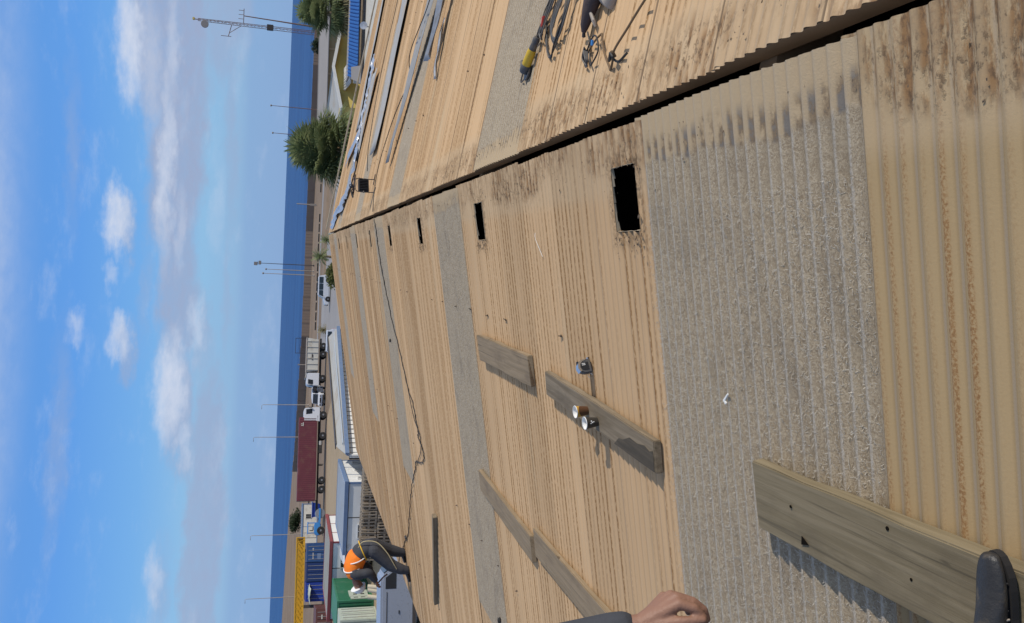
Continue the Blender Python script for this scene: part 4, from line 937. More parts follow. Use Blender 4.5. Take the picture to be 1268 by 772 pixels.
i = len(PJ); PJ += [((wx + .01, wy + .045, wz - .02), .012), ((wx + .045, wy + .05, wz - .05), .010)]; PE += [(19, i), (i, i + 1)]
PJ = [((p[0] - (.024 if p[2] > 6.0 and p[0] > -1.12 else 0), p[1], p[2]), *r) for p, *r in PJ]
PJ = [(sl(p), *r) for p, *r in PJ]
sqp = skin('person', PJ, PE, 'skin', voxel=.0038); sqp.location = sq
tag(sqp, 'person kneeling at the picture edge, bare hand and black boot reaching into view', 'person')
def psub(idx, grow, edges, name, mat): return skin(name, [(PJ[q][0], PJ[q][1] * grow[0] + grow[1]) for q in idx], edges, mat, sqp)
psub([0, 1, 8, 9, 10, 11, 12, 13, 14, 15], (1.05, .012), [(0, 1), (0, 2), (2, 3), (3, 4), (4, 5), (0, 6), (6, 7), (7, 8), (8, 9)], 'jeans', 'denim')
psub([1, 2, 3, 16, 17, 18, 20, 21], (1.05, .012), [(0, 1), (1, 2), (2, 3), (3, 4), (4, 5), (2, 6), (6, 7)], 'jacket', 'workwear')
skin('sleeve', [(PJ[21][0], .066), (sl((-1.044, 2.18, 6.40)), .056), (sl((-.989, 2.125, 6.29)), .046), (sl((-.979, 2.114, 6.262)), .043)], [(0, 1), (1, 2), (2, 3)], 'workwear', sqp, voxel=.006)
ellip('hair', sl((-1.435, 1.94, 6.815)), (.112, .106, .112), 'black_plastic', sqp, -.1)
for s_ in (-1, 1):
    ellip('eye', sl((-1.335, 1.94 + s_ * .033, 6.76)), (.010, .012, .010), 'black_plastic', sqp, seg=8); ellip('ear', sl((-1.43, 1.94 + s_ * .095, 6.74)), (.02, .014, .03), 'skin', sqp, seg=8)
ellip('nose', sl((-1.32, 1.94, 6.72)), (.018, .015, .022), 'skin', sqp, seg=8); ellip('mouth', sl((-1.338, 1.94, 6.675)), (.008, .024, .007), 'tool_red', sqp, seg=8)
zz = lambda p, t: (p[0], p[1], RZ - (RLx - p[0]) * math.tan(SL) + t)
bt, fr = boot(sqp, sl(zz((-.955, 1.715), .08)), sl(zz((-.668, 1.74), .08)), sl((-.985, 1.725, 5.53)), .098, .92)
h, d_, up, s_, L_ = fr
MB().tube([h + d_ * .76 * L_ + s_ * .042 * math.cos(a * math.pi / 10) + up * (.024 + .031 * math.sin(a * math.pi / 10)) for a in range(11)], .0022, 5).build('toe_cap_seam', 'boot_sole', bt, smooth=True)
for sg in (-1, 1):
    for q in range(4): ellip('eyelet', h + d_ * (.30 + .07 * q) * L_ + s_ * sg * .018 + up * (.073 + (.14 - .07 * q) * .10), (.0045, .0045, .003), 'chrome', bt, seg=8)
for u in (.44, .52, .34):
    c = h + d_ * u * L_; r = .037
    MB().tube([c + s_ * r * math.cos(a * math.pi / 10) * .98 + up * (.028 + (.053 + (.44 - u) * .10) * math.sin(a * math.pi / 10)) for a in range(11)], .0032, 6).build('lace', 'pole_pale' if u == .44 else 'cable_black', bt, smooth=True)
boot(sqp, sl((-1.90, 2.08, 5.16)), sl((-1.86, 2.08, 5.16 - .0)), sl((-1.80, 2.08, 5.25)), .105, 1.0) if False else boot(sqp, sl((-1.93, 2.08, 5.30)), sl((-1.90, 2.08, 5.145)), sl((-1.78, 2.08, 5.26)), .105, 1.0)

# ------------------------------------------------------------------ vehicles
def wheel(parent, x, y, r, wd=.22):
    t = MB().lathe([(r * .62, -wd / 2), (r * .95, -wd / 2), (r, -wd / 3), (r, wd / 3), (r * .95, wd / 2), (r * .62, wd / 2)], 20, mat=Matrix.Rotation(R(90), 3, 'X'), c=(x, y, r)).build('wheel', 'rubber', parent, smooth=True)
    MB().lathe([(.05, -wd / 2 - .01), (r * .60, -wd / 2 + .02), (r * .62, 0), (r * .60, wd / 2 - .02), (.05, wd / 2 + .01)], 16, mat=Matrix.Rotation(R(90), 3, 'X'), c=(x, y, r)).build('rim', 'rim', t, smooth=True)
    return t
def car(name, label, cat, loc, rz, L, Wd, H, hood, color, kind='suv', group=None):
    """x forward; body profile pulled across, cabin narrower, glass panels proud of it"""
    t = thing(name, label, cat, loc, rz, group); g = .28; belt = H * .56; hl = L / 2
    ws = hl - hood
    body = [(-hl, g + .1), (-hl, belt - .04), (-hl + .1, belt + .02), (ws + .05, belt + .02), (hl - .25, belt - .12), (hl, belt - .32), (hl, g + .06), (hl - .15, g - .03), (-hl + .15, g - .03)]
    MB().prism(body, -Wd / 2, Wd / 2).build('body', color, t, bevel=.06)
    rear = -hl + (.06 if kind in ('suv', 'van') else .75)
    if kind == 'pickup': rear = -hl + 1.55
    cw = Wd * .43; slope = .55 if kind != 'van' else .35
    cab = [(rear, belt - .03), (rear + .14, H - .05), (rear + .3, H), (ws - slope, H), (ws - slope + .12, H - .05), (ws + .05, belt - .03)]
    vs = []; n = len(cab)
    for s_ in (-1, 1):
        for x, z in cab: vs.append((x, s_ * (cw + .05 if z < belt else cw - .03), z))
    MB().add(vs, [list(range(n))[::-1], list(range(n, 2 * n))] + [(i, (i + 1) % n, n + (i + 1) % n, n + i) for i in range(n)]).build('cabin', color, t, bevel=.04)
    zt, zb = H - .12, belt + .06
    def glassq(nm, q): MB().add(q, [(0, 1, 2, 3)]).build(nm, 'glass', t).modifiers.new('s', 'SOLIDIFY').thickness = .02
    xl = ws + .05 - (zb - belt + .03) / (H - .05 - belt + .03) * (slope - .07); xh = ws + .05 - (zt - belt + .03) / (H - .05 - belt + .03) * (slope - .07)
    glassq('windscreen', [(xl + .035, -cw + .06, zb), (xl + .035, cw - .06, zb), (xh + .035, cw - .1, zt), (xh + .035, -cw + .1, zt)])
    glassq('rear_window', [(rear + .02, cw - .08, zb), (rear + .02, -cw + .08, zb), (rear + .09, -cw + .12, zt), (rear + .09, cw - .12, zt)])
    x0, x1 = rear + .25, xl - .18; nb = 3 if kind in ('suv', 'van') else 2
    for s_ in (-1, 1):
        for k in range(nb):
            a, b = x0 + (x1 - x0) * k / nb + .05, x0 + (x1 - x0) * (k + 1) / nb - .03
            bt_ = b - .28 if k == nb - 1 else b
            glassq('side_window', [(a, s_ * (cw + .035), zb), (b, s_ * (cw + .035), zb), (bt_, s_ * (cw + .0), zt), (a, s_ * (cw + .0), zt)])
        MB().box((hl - .02, s_ * (Wd / 2 - .25), belt - .30), (.08, .34, .16)).build('headlight', 'chrome', t, bevel=.02)
        MB().box((-hl + .0, s_ * (Wd / 2 - .15), belt - .2), (.05, .14, .3)).build('tail_light', 'tool_red', t, bevel=.02)
        MB().box((ws - .25, s_ * (Wd / 2 + .09), belt + .1), (.12, .16, .14)).build('mirror', 'black_plastic', t, bevel=.02)
        for x in (-hl + L * .19, hl - L * .19):
            MB().lathe([(.2, -.02), (.41, -.02), (.41, .02), (.2, .02)], 20, mat=Matrix.Rotation(R(90), 3, 'X'), c=(x, s_ * (Wd / 2 - .005), .37)).build('wheel_arch', 'black_plastic', t)
            wheel(t, x, s_ * (Wd / 2 - .09), .36)
    MB().box((hl + .01, 0, belt - .32), (.06, Wd * .42, .18)).build('grille', 'black_plastic', t); MB().box((hl, 0, g + .12), (.14, Wd - .1, .16)).build('bumper', 'black_plastic', t, bevel=.03)
    return t
suv = car('parked_suv', 'white off-road car with roof rack parked on the asphalt by the palms', 'car', (-5.4, 132.3, .012), R(187), 4.6, 1.85, 1.85, 1.05, 'car_white')
for k in range(4): MB().bar((-1.6 + k * .6, -.72, 1.96), (-1.6 + k * .6, .72, 1.96), .05).build('rack_bar', 'black_plastic', suv)
for s_ in (-1, 1): MB().bar((-1.7, s_ * .72, 1.93), (.35, s_ * .72, 1.93), .05).build('rack_rail', 'black_plastic', suv)
car('parked_car', 'white car behind the pale shed roof', 'car', (-11.4, 108.5, .004), R(185), 4.3, 1.75, 1.55, 1.0, 'car_white')
car('white_van', 'white van seen from the front between the tipper and the container lorry', 'van', (-22.3, 136, .0), R(-97), 4.8, 1.95, 2.0, .7, 'car_white', 'van')
car('minibus', 'pale minibus with wide dark windscreen behind the worker and pallets', 'van', (-22.2, 64.0, .004), R(-80), 4.9, 1.95, 2.1, .5, 'car_white', 'van')
pv = thing('panel_van', 'blue grey panel van with blank side, close under the eave behind the worker', 'van', (-16.7, 41.0, .008), R(12))
prof = [(-2.5, .35), (-2.5, 1.85), (-2.35, 2.02), (.9, 2.05), (1.15, 1.98), (1.75, 1.22), (2.45, 1.02), (2.6, .75), (2.6, .38), (2.3, .28), (-2.3, .28)]
MB().prism(prof, -.92, .92).build('body', 'car_blue_grey', pv, bevel=.09)
MB().add([(1.24, -.74, 1.88), (1.24, .74, 1.88), (1.74, .80, 1.27), (1.74, -.80, 1.27)], [(0, 1, 2, 3)]).build('windscreen', 'glass', pv).modifiers.new('s', 'SOLIDIFY').thickness = .05
for s_ in (-1, 1):
    MB().add([(.55, s_ * .93, 1.30), (1.45, s_ * .93, 1.30), (1.08, s_ * .93, 1.82), (.55, s_ * .93, 1.82)], [(0, 1, 2, 3)]).build('side_window', 'glass', pv).modifiers.new('s', 'SOLIDIFY').thickness = .02
    MB().box((-.55, s_ * .935, 1.15), (.16, .03, .05)).build('door_handle', 'black_plastic', pv); MB().box((-.9, s_ * .93, 1.75), (2.6, .03, .03)).build('door_rail', 'steel_dark', pv)
    MB().box((0, s_ * .93, .42), (3.2, .03, .16)).build('sill', 'steel_dark', pv); MB().box((2.5, s_ * .68, .82), (.22, .3, .18)).build('headlight', 'chrome', pv, bevel=.03)
    for x in (-1.55, 1.65): wheel(pv, x, s_ * .84, .34)
MB().box((2.6, 0, .48), (.14, 1.7, .2)).build('bumper', 'black_plastic', pv, bevel=.04)

def truck_cab(t, x0, L, Wd, z0, H, color='car_white', fwd=1):
    """boxy lorry cab from x0 to x0+L*fwd"""
    x1 = x0 + L * fwd
    prof = [(x0, z0), (x1, z0), (x1, z0 + H * .45), (x1 - .12 * fwd, z0 + H * .92), (x1 - .35 * fwd, z0 + H), (x0, z0 + H)]
    if fwd < 0: prof = prof[::-1]
    MB().prism(prof, -Wd / 2, Wd / 2).build('cab', color, t, bevel=.06)
    zc = z0 + H * .48
    MB().add([(x1 + .02 * fwd, -Wd / 2 + .15, zc), (x1 + .02 * fwd, Wd / 2 - .15, zc), (x1 - .10 * fwd, Wd / 2 - .2, z0 + H * .88), (x1 - .10 * fwd, -Wd / 2 + .2, z0 + H * .88)], [(0, 1, 2, 3)]).build('windscreen', 'glass', t).modifiers.new('s', 'SOLIDIFY').thickness = .03
    for s_ in (-1, 1):
        y = s_ * (Wd / 2 + .012)
        MB().add([(x0 + .55 * L * fwd, y, zc), (x1 - .22 * fwd, y, zc), (x1 - .30 * fwd, y, z0 + H * .86), (x0 + .50 * L * fwd, y, z0 + H * .86)], [(0, 1, 2, 3)]).build('side_window', 'glass', t).modifiers.new('s', 'SOLIDIFY').thickness = .02
        MB().box((x1 - .05 * fwd, s_ * (Wd / 2 + .2), zc + .3), (.12, .2, .55)).build('mirror', 'black_plastic', t, bevel=.03)
        MB().box((x1, s_ * (Wd / 2 - .35), z0 + .35), (.1, .4, .22)).build('headlight', 'chrome', t, bevel=.03)
    MB().box((x1 + .02 * fwd, 0, z0 + H * .28), (.06, Wd * .6, H * .28)).build('grille', 'black_plastic', t); MB().box((x1 + .03 * fwd, 0, z0 + .02), (.2, Wd, .35)).build('bumper', 'offwhite', t, bevel=.04)
def ribbed(L, Wd, H, pitch=.28, depth=.035):
    """corrugated container shell centred on x,y with base at z=0"""
    mb = MB().box((0, 0, H / 2), (L - .1, Wd - .1, H - .02)); n = int((L - .3) / pitch)
    for s_ in (-1, 1):
        for k in range(n): mb.box((-L / 2 + .15 + (k + .5) * (L - .3) / n, s_ * (Wd / 2 - .05), H / 2), (pitch * .55, .06, H - .25))
        n2 = int((Wd - .3) / pitch)
        for k in range(n2): mb.box((s_ * (L / 2 - .05), -Wd / 2 + .15 + (k + .5) * (Wd - .3) / n2, H / 2), (.06, pitch * .5, H - .25))
    return mb
def container(name, label, loc, rz, L, color, H=2.59, Wd=2.44, doors=True, group='shipping containers', parent=None):
    t = thing(name, label, 'container', loc, rz, group) if parent is None else parent
    o = ribbed(L, Wd, H).build('body', color, t)
    fr_ = MB()
    for sx in (-1, 1):
        for sy in (-1, 1): fr_.box((sx * (L / 2 - .06), sy * (Wd / 2 - .06), H / 2), (.14, .14, H))
        for z in (.08, H - .07): fr_.box((sx * (L / 2 - .06), 0, z), (.13, Wd - .26, .15))
    for sy in (-1, 1):
        for z in (.08, H - .07): fr_.box((0, sy * (Wd / 2 - .06), z), (L - .26, .13, .15))
    fr_.build('frame', color, t)
    if doors:
        for s_ in (-1, 1):
            dd = MB().box((L / 2 + .012, s_ * Wd * .24, H / 2), (.05, Wd * .45, H - .3)).build('door', color, t, bevel=.01)
            for q in (-.25, .25): MB().tube([(L / 2 + .06, s_ * Wd * .24 + q, .2), (L / 2 + .06, s_ * Wd * .24 + q, H - .2)], .022, 6).build('lock_rod', 'galv_matt', dd)
    return t
# container lorry: tractor to the right
ct = thing('container_lorry', 'white articulated lorry carrying a long dark red container', 'truck', (-29.6, 127.5, .004), R(19))
truck_cab(ct, 4.7, 2.1, 2.4, 1.0, 2.35)
MB().box((-1.5, 0, 1.12), (13.6, .9, .3)).box((3.9, 0, .95), (5.0, .8, .25)).build('chassis', 'chassis', ct)
MB().box((-.6, 0, 1.32), (12.3, 2.4, .12)).build('trailer_deck', 'wall_brown', ct)
for x in (5.7, 2.6, -3.9, -5.2):
    for s_ in (-1, 1): wheel(ct, x, s_ * 1.05, .52, .3)
MB().box((.6, -1.0, .85), (1.2, .5, .5)).build('tool_locker', 'chassis', ct, bevel=.03); MB().tube([(1.2, -.9, .8), (2.2 - .4, -.9, .8)], .28, 12).build('fuel_tank', 'galv_matt', ct, smooth=True)
for s_ in (-1, 1): MB().bar((-1.6, s_ * .9, .35), (-1.6, s_ * .9, 1.1), .12).build('landing_leg', 'chassis', ct)
cbx = ribbed(12.19, 2.44, 2.62).build('container_body', 'container_red', ct, loc=(-.75, 0, 1.39))
MB().box((5.0, -1.235, 2.0), (.55, .02, .12)).box((5.05, -1.235, 2.22), (.12, .02, .22)).box((4.82, -1.235, 2.15), (.10, .02, .3)).build('lettering', 'offwhite', cbx)
# tipper
tp = thing('tipper_truck', 'white tipper lorry with tall grey dusty tipping body beside the brown wall', 'truck', (-16.8, 136.6, .0), R(196))
truck_cab(tp, 2.1, 2.0, 2.4, 1.05, 1.95)
MB().box((.2, 0, .9), (7.4, .9, .3)).build('chassis', 'chassis', tp)
MB().prism([(-3.2, 1.25), (1.75, 1.25), (1.95, 3.05), (-3.45, 3.05)], -1.25, 1.25).build('tipping_body', 'offwhite', tp, bevel=.05)
for k in range(6): MB().bar((-2.9 + k * .9, -1.29, 1.3), (-2.9 + k * .9, -1.29, 3.0), .10, .09).build('side_rib', 'offwhite', tp); MB().bar((-2.9 + k * .9, 1.29, 1.3), (-2.9 + k * .9, 1.29, 3.0), .10, .09).build('side_rib', 'offwhite', tp)
MB().box((-.75, 0, 3.08), (5.6, 2.66, .10)).build('top_rim', 'pole_pale', tp); MB().box((-.4, 1.31, 2.2), (.9, .03, .18)).build('number_board', 'steel_dark', tp)
MB().prism([(1.95, 3.05), (2.9, 3.25), (2.9, 3.12), (1.95, 2.9)], -1.2, 1.2).build('cab_shield', 'offwhite', tp)
for x in (2.9, -.9, -2.2):
    for s_ in (-1, 1): wheel(tp, x, s_ * 1.05, .52, .3)
# blue roller
rl_ = thing('road_roller', 'bright blue road roller with grey drum beside the red trimmed cabin', 'roller', (-38.6, 123, .004), R(20))
MB().lathe([(.30, -.85), (.66, -.85), (.68, -.8), (.68, .8), (.66, .85), (.30, .85)], 24, mat=Matrix.Rotation(R(90), 3, 'X'), c=(1.3, 0, .68)).build('drum', 'rim', rl_, smooth=True)
MB().prism([(-1.7, .55), (-.1, .55), (.1, 1.25), (-.2, 1.45), (-1.5, 1.45), (-1.8, 1.1)], -.75, .75).build('body', 'machine_blue', rl_, bevel=.08)
for s_ in (-1, 1): MB().bar((.0, s_ * .95, .75), (2.0, s_ * .95, .75), .12, .25).build('drum_yoke', 'machine_blue', rl_)
MB().box((-.7, 0, 2.35), (1.7, 1.5, .10)).build('canopy', 'machine_blue', rl_, bevel=.03)
for x in (-1.4, .0):
    for s_ in (-1, 1): MB().bar((x, s_ * .65, 1.3), (x, s_ * .65, 2.35), .08).build('canopy_post', 'machine_blue', rl_)
MB().box((-.8, 0, 1.6), (.5, .5, .12)).box((-1.05, 0, 1.85), (.1, .5, .5)).build('seat', 'black_plastic', rl_, bevel=.03)
for s_ in (-1, 1): wheel(rl_, -1.1, s_ * .8, .55, .35)
MB().box((-1.85, .4, 1.0), (.06, .18, .14)).build('headlight', 'chrome', rl_)

# ------------------------------------------------------------------ cabins, containers, sheds on the left
def cabin(name, label, loc, rz, L, Wd, H, wallm, trim, roofm, posts=3, group='site cabins'):
    """flat-roofed site cabin: base at the centre, x along its length; wall panels split by posts"""
    t = thing(name, label, 'cabin', loc, rz, group)
    MB().box((0, 0, H / 2 - .1), (L - .16, Wd - .16, H - .2)).build('core', 'interior', t)
    for s_ in (-1, 1):
        for k in range(posts):
            a = -L / 2 + .08 + (L - .16) * k / posts; b = -L / 2 + .08 + (L - .16) * (k + 1) / posts
            MB().box(((a + b) / 2, s_ * (Wd / 2 - .06), H / 2 - .1), (b - a - .07, .06, H - .32)).build('wall_panel', wallm, t)
            MB().box((a, s_ * (Wd / 2 - .05), H / 2 - .1), (.07, .08, H - .3)).build('post', trim, t)
        n2 = max(1, round(Wd / 2.4))
        for k in range(n2):
            a = -Wd / 2 + .08 + (Wd - .16) * k / n2; b = -Wd / 2 + .08 + (Wd - .16) * (k + 1) / n2
            MB().box((s_ * (L / 2 - .06), (a + b) / 2, H / 2 - .1), (.06, b - a - .07, H - .32)).build('wall_panel', wallm, t)
    for sx in (-1, 1):
        for sy in (-1, 1): MB().box((sx * (L / 2 - .05), sy * (Wd / 2 - .05), H / 2 - .08), (.12, .12, H - .24)).build('corner_post', trim, t)
    f = MB()
    for s_ in (-1, 1): f.box((0, s_ * (Wd / 2 + .02), H - .09), (L + .16, .12, .24)).box((s_ * (L / 2 + .02), 0, H - .09), (.12, Wd - .09, .24)).box((0, s_ * (Wd / 2), .1), (L, .10, .16))
    f.build('fascia', trim, t)
    rf = MB().box((0, 0, H - .03), (L - .10, Wd - .10, .06)).build('roof', roofm, t)
    for k in range(int(L / .6)): MB().box((-L / 2 + .35 + k * .6, 0, H + .015), (.08, Wd - .3, .03)).build('roof_seam', roofm, rf)
    return t
def win(t, c, d, axis, mat='glass', frame='offwhite', nm='window', bars=1):
    """window of size d (width, height) on a wall facing axis ('x' or 'y' with sign in c offset)"""
    wv, hv = d
    if axis[1] == 'y':
        s_ = 1 if axis[0] == '+' else -1
        o = MB().box(c, (wv, .05, hv)).build(nm, mat, t); e = MB()
        for q in (-1, 1): e.box((c[0] + q * wv / 2, c[1] + s_ * .03, c[2]), (.06, .06, hv + .06)).box((c[0], c[1] + s_ * .03, c[2] + q * hv / 2), (wv - .06, .055, .06))
        for b in range(bars): e.box((c[0] - wv / 2 + wv * (b + 1) / (bars + 1), c[1] + s_ * .028, c[2]), (.04, .05, hv - .06))
    else:
        s_ = 1 if axis[0] == '+' else -1
        o = MB().box(c, (.05, wv, hv)).build(nm, mat, t); e = MB()
        for q in (-1, 1): e.box((c[0] + s_ * .03, c[1] + q * wv / 2, c[2]), (.06, .06, hv + .06)).box((c[0] + s_ * .03, c[1], c[2] + q * hv / 2), (.055, wv - .06, .06))
        for b in range(bars): e.box((c[0] + s_ * .028, c[1] - wv / 2 + wv * (b + 1) / (bars + 1), c[2]), (.05, .04, hv - .06))
    e.build('frame', frame, o); return o
# blue trimmed cabin: long axis along y
cB = cabin('site_cabin', 'white site cabin with blue roof trim behind the upright pallets', (-17.3, 59.2, .004), R(92), 7.3, 4.7, 2.7, 'white_paint', 'trim_blue', 'roof_blue_grey', 3)
for x in (-2.4, .2, 2.6): win(cB, (x, -2.34, 1.35), (.5, .9), '-y', frame='white_paint')
win(cB, (-3.63, .9, 1.4), (.9, .8), '-x', frame='white_paint')
cC = cabin('site_cabin', 'white site cabin with dark red roof edge and red posts beside the roller', (-25.6, 70.1, .004), R(90), 7.1, 6.3, 2.8, 'white_paint', 'trim_red', 'roof_pale', 3)
for x in (-2.3, -.9, .5, 1.4, 2.4): win(cC, (x, -3.14, 1.55), (.45, .5), '-y', frame='white_paint', bars=0)
win(cC, (-3.53, -1.5, 1.5), (.9, .9), '-x', frame='white_paint')
cF = cabin('site_cabin', 'far white site cabin with thin blue frame behind the roller', (-45.8, 143.2, .0), R(30), 7.6, 2.6, 2.6, 'offwhite', 'trim_blue', 'roof_pale', 2)
win(cF, (1.7, -1.29, 1.5), (.7, .9), '-y'); win(cF, (-1.4, -1.29, 1.2), (.8, 1.9), '-y', mat='offwhite', nm='door', bars=0)
# grey block beside the red cabin
ac = thing('air_conditioner', 'grey box unit standing in front of the red trimmed cabin', 'air conditioner', (-23.6, 65.6, .004), R(5))
MB().box((0, 0, .75), (.9, .45, .8)).build('case', 'offwhite', ac, bevel=.03); MB().lathe([(.05, 0), (.3, 0), (.3, .03), (.05, .03)], 18, mat=Matrix.Rotation(R(90), 3, 'X'), c=(.1, -.235, .75)).build('fan_grille', 'steel_dark', ac); MB().box((0, 0, .17), (.8, .4, .34)).build('stand', 'steel_dark', ac)
# shed with pale roof, blue eave and white ribbed wall
sh = thing('shed', 'long low shed with pale roof, blue eave and white ribbed wall beyond the roof', 'shed', (-8, 70, 0))
def shl(p): return (p[0] + 8, p[1] - 70, p[2])
E0, E1, G0, G1 = (-13.3, 57.0), (-6.0, 71.5), (-14.15, 66.0), (-9.0, 85.0); K0, K1 = (-13.75, 61.6), (-7.5, 78.3)
MB().add([shl((*E0, 2.6)), shl((*E1, 2.6)), shl((*K1, 3.0)), shl((*K0, 3.0))], [(0, 1, 2, 3)]).build('near_roof_slope', 'roof_pale', sh).modifiers.new('s', 'SOLIDIFY').thickness = .08
MB().add([shl((*K0, 3.004)), shl((*K1, 3.004)), shl((*G1, 2.6)), shl((*G0, 2.6))], [(0, 1, 2, 3)]).build('far_roof_slope', 'roof_blue_grey', sh).modifiers.new('s', 'SOLIDIFY').thickness = .08
MB().bar(shl((*K0, 3.03)), shl((*K1, 3.03)), .5, .06).build('ridge_strip', 'steel_dark', sh)  # dark bar along the shed ridge
MB().bar(shl((-12.9, 58.6, 2.76)), shl((-6.6, 74.0, 2.76)), .16, .05).build('roof_seam', 'roof_blue_grey', sh)
MB().bar(shl((E0[0] + .08, E0[1] - .05, 2.55)), shl((E1[0] + .08, E1[1] - .05, 2.55)), .16, .26).build('eave_fascia', 'trim_blue', sh)
MB().bar(shl((E0[0], E0[1], 2.5)), shl((G0[0], G0[1], 2.5)), .12, .2).build('end_fascia', 'trim_blue', sh)
dE = (Vector((*E1, 0)) - Vector((*E0, 0))); n = 32
MB().bar(shl((E0[0] - .35, E0[1] + .2, 1.2)), shl((E1[0] - .35, E1[1] + .2, 1.2)), .08, 2.4).build('wall_backing', 'steel_dark', sh)
for k in range(n):
    p = Vector((*E0, 0)) + dE * (k + .5) / n
    MB().box(shl((p.x - .25, p.y + .14, 1.2)), (.40, .10, 2.36), rz=math.atan2(dE.y, dE.x)).build('wall_slat', 'white_paint', sh)
MB().add([shl((*E0, 0)), shl((*G0, 0)), shl((*G0, 2.5)), shl((*K0, 2.9)), shl((*E0, 2.5))], [(0, 1, 2, 3, 4)]).build('end_wall', 'white_paint', sh).modifiers.new('s', 'SOLIDIFY').thickness = .1
MB().add([shl((*E1, 0)), shl((*G1, 0)), shl((*G1, 2.5)), shl((*K1, 2.9)), shl((*E1, 2.5))], [(0, 1, 2, 3, 4)]).build('end_wall', 'white_paint', sh).modifiers.new('s', 'SOLIDIFY').thickness = .1
MB().bar(shl((G0[0], G0[1], 1.25)), shl((G1[0], G1[1], 1.25)), .1, 2.5).build('rear_wall', 'white_paint', sh)
# containers
c1 = container('shipping_container', 'mid blue container with white lettering, first beside the yellow boom', (-41.6, 119.3, .0), R(-72), 6.06, 'container_blue')
mk = MB()
for k in range(5): mk.box((3.09, -.75 + k * .17, 1.75), (.02, .10, .16))
for k in range(2): mk.box((3.09, .35 + k * .2, 1.75), (.02, .13, .16))
mk.build('lettering', 'offwhite', c1); MB().box((3.085, -.5, .95), (.02, .8, .5)).build('marking_panel', 'trim_blue', c1)
c2_ = container('shipping_container', 'dark navy container with door bars between two other blue containers', (-44.02, 118.5, .0), R(-72), 6.06, 'container_navy')
c3_ = container('shipping_container', 'royal blue container beside the brown one', (-46.45, 117.7, .0), R(-72), 6.06, 'container_royal')
c4_ = container('shipping_container', 'dark brown container at the picture edge below the yellow boom', (-44.0, 103.0, .0), R(-72), 6.06, 'container_brown', 1.9)
MB().box((3.09, .3, 1.2), (.02, .5, .14)).build('lettering', 'offwhite', c4_)
gc = container('shipping_container', 'bright green container with a pale dotted panel behind the worker', (-26.0, 62.7, .004), R(96), 6.06, 'container_green', doors=False)
MB().box((-1.55, -1.29, 1.0), (1.5, .06, 1.35)).build('data_panel', 'pale_green', gc); MB().box((-2.62, -1.29, 1.0), (.55, .06, 1.25)).build('data_panel', 'pale_green', gc)
mk = MB()
for sx in (-.28, .28):
    for z in (1.25, .72): mk.box((-1.55 + sx, -1.325, z), (.22, .02, .26))
for z in (1.25, .75): mk.box((-2.62, -1.325, z), (.12, .02, .30))
mk.build('panel_mark', 'steel_dark', gc)
wc = container('shipping_container', 'pale green white container end at the picture edge below the green one', (-27.6, 57.6, .004), R(4), 6.06, 'pale_green')
MB().box((1.6, -1.27, 1.7), (.5, .02, .25)).build('lettering', 'steel_dark', wc)
bb = thing('blue_skip', 'small royal blue steel box at the tail of the container lorry', 'skip', (-40.4, 135.5, 0), R(15))
MB().prism([(-.9, .1), (.9, .1), (1.15, 1.25), (-1.15, 1.25)], -.8, .8).build('skip_body', 'container_royal', bb, bevel=.03); MB().box((0, 0, 1.27), (2.45, 1.75, .08)).build('rim', 'container_royal', bb); MB().box((0, 0, .06), (1.6, 1.4, .12)).build('skid', 'chassis', bb)
# green tarpaulin heap on the container row
gt = thing('tarpaulin', 'pale green tarpaulin draped over the end of the blue containers', 'tarpaulin', (-45.6, 114.6, 1.7))
rb = random.Random(2); vs = []; fs = []
for i in range(9):
    for j in range(9): x, y = (i - 4) * .28, (j - 4) * .32; vs.append((x, y, .55 - .10 * (x * x + y * y) + rb.uniform(-.05, .05)))
fs = [(i * 9 + j, i * 9 + j + 1, i * 9 + j + 10, i * 9 + j + 9) for i in range(8) for j in range(8)]
MB().add(vs, fs).build('cloth', 'pale_green', gt, smooth='all').modifiers.new('s', 'SOLIDIFY').thickness = .03
# yellow lattice crane boom
bo = thing('crane_boom', 'yellow lattice crane boom lying behind the blue containers', 'crane', (-40.5, 121.5, 0), R(-160))
for sy in (-.5, .5):
    for z in (2.75, 3.85): MB().bar((-.3, sy, z), (11.5, sy, z), .12).build('chord', 'yellow_paint', bo)
for k in range(15):
    x = k * .8
    for sy in (-.5, .5): MB().bar((x, sy, 2.75), (x + .4, sy, 3.85), .07).bar((x + .4, sy, 3.85), (x + .8, sy, 2.75), .07).build('lacing', 'yellow_paint', bo)
    MB().bar((x, -.5, 3.85), (x + .4, .5, 3.85), .06).bar((x, -.5, 2.75), (x + .4, .5, 2.75), .06).build('lacing', 'yellow_paint', bo)
MB().box((5.6, -.5, 3.3), (11.6, .03, 1.0)).build('web_plate', 'yellow_paint', bo); MB().box((5.6, .47, 3.75), (11.6, .02, .22)).box((5.6, .47, 2.88), (11.6, .02, .2)).build('web_plate', 'yellow_paint', bo)
MB().box((-.3, 0, 3.3), (.12, 1.1, 1.2)).build('end_frame', 'yellow_paint', bo)
for x in (1.5, 9): MB().box((x, 0, 1.35), (.4, 1.0, 2.7)).build('support_trestle', 'steel_dark', bo)
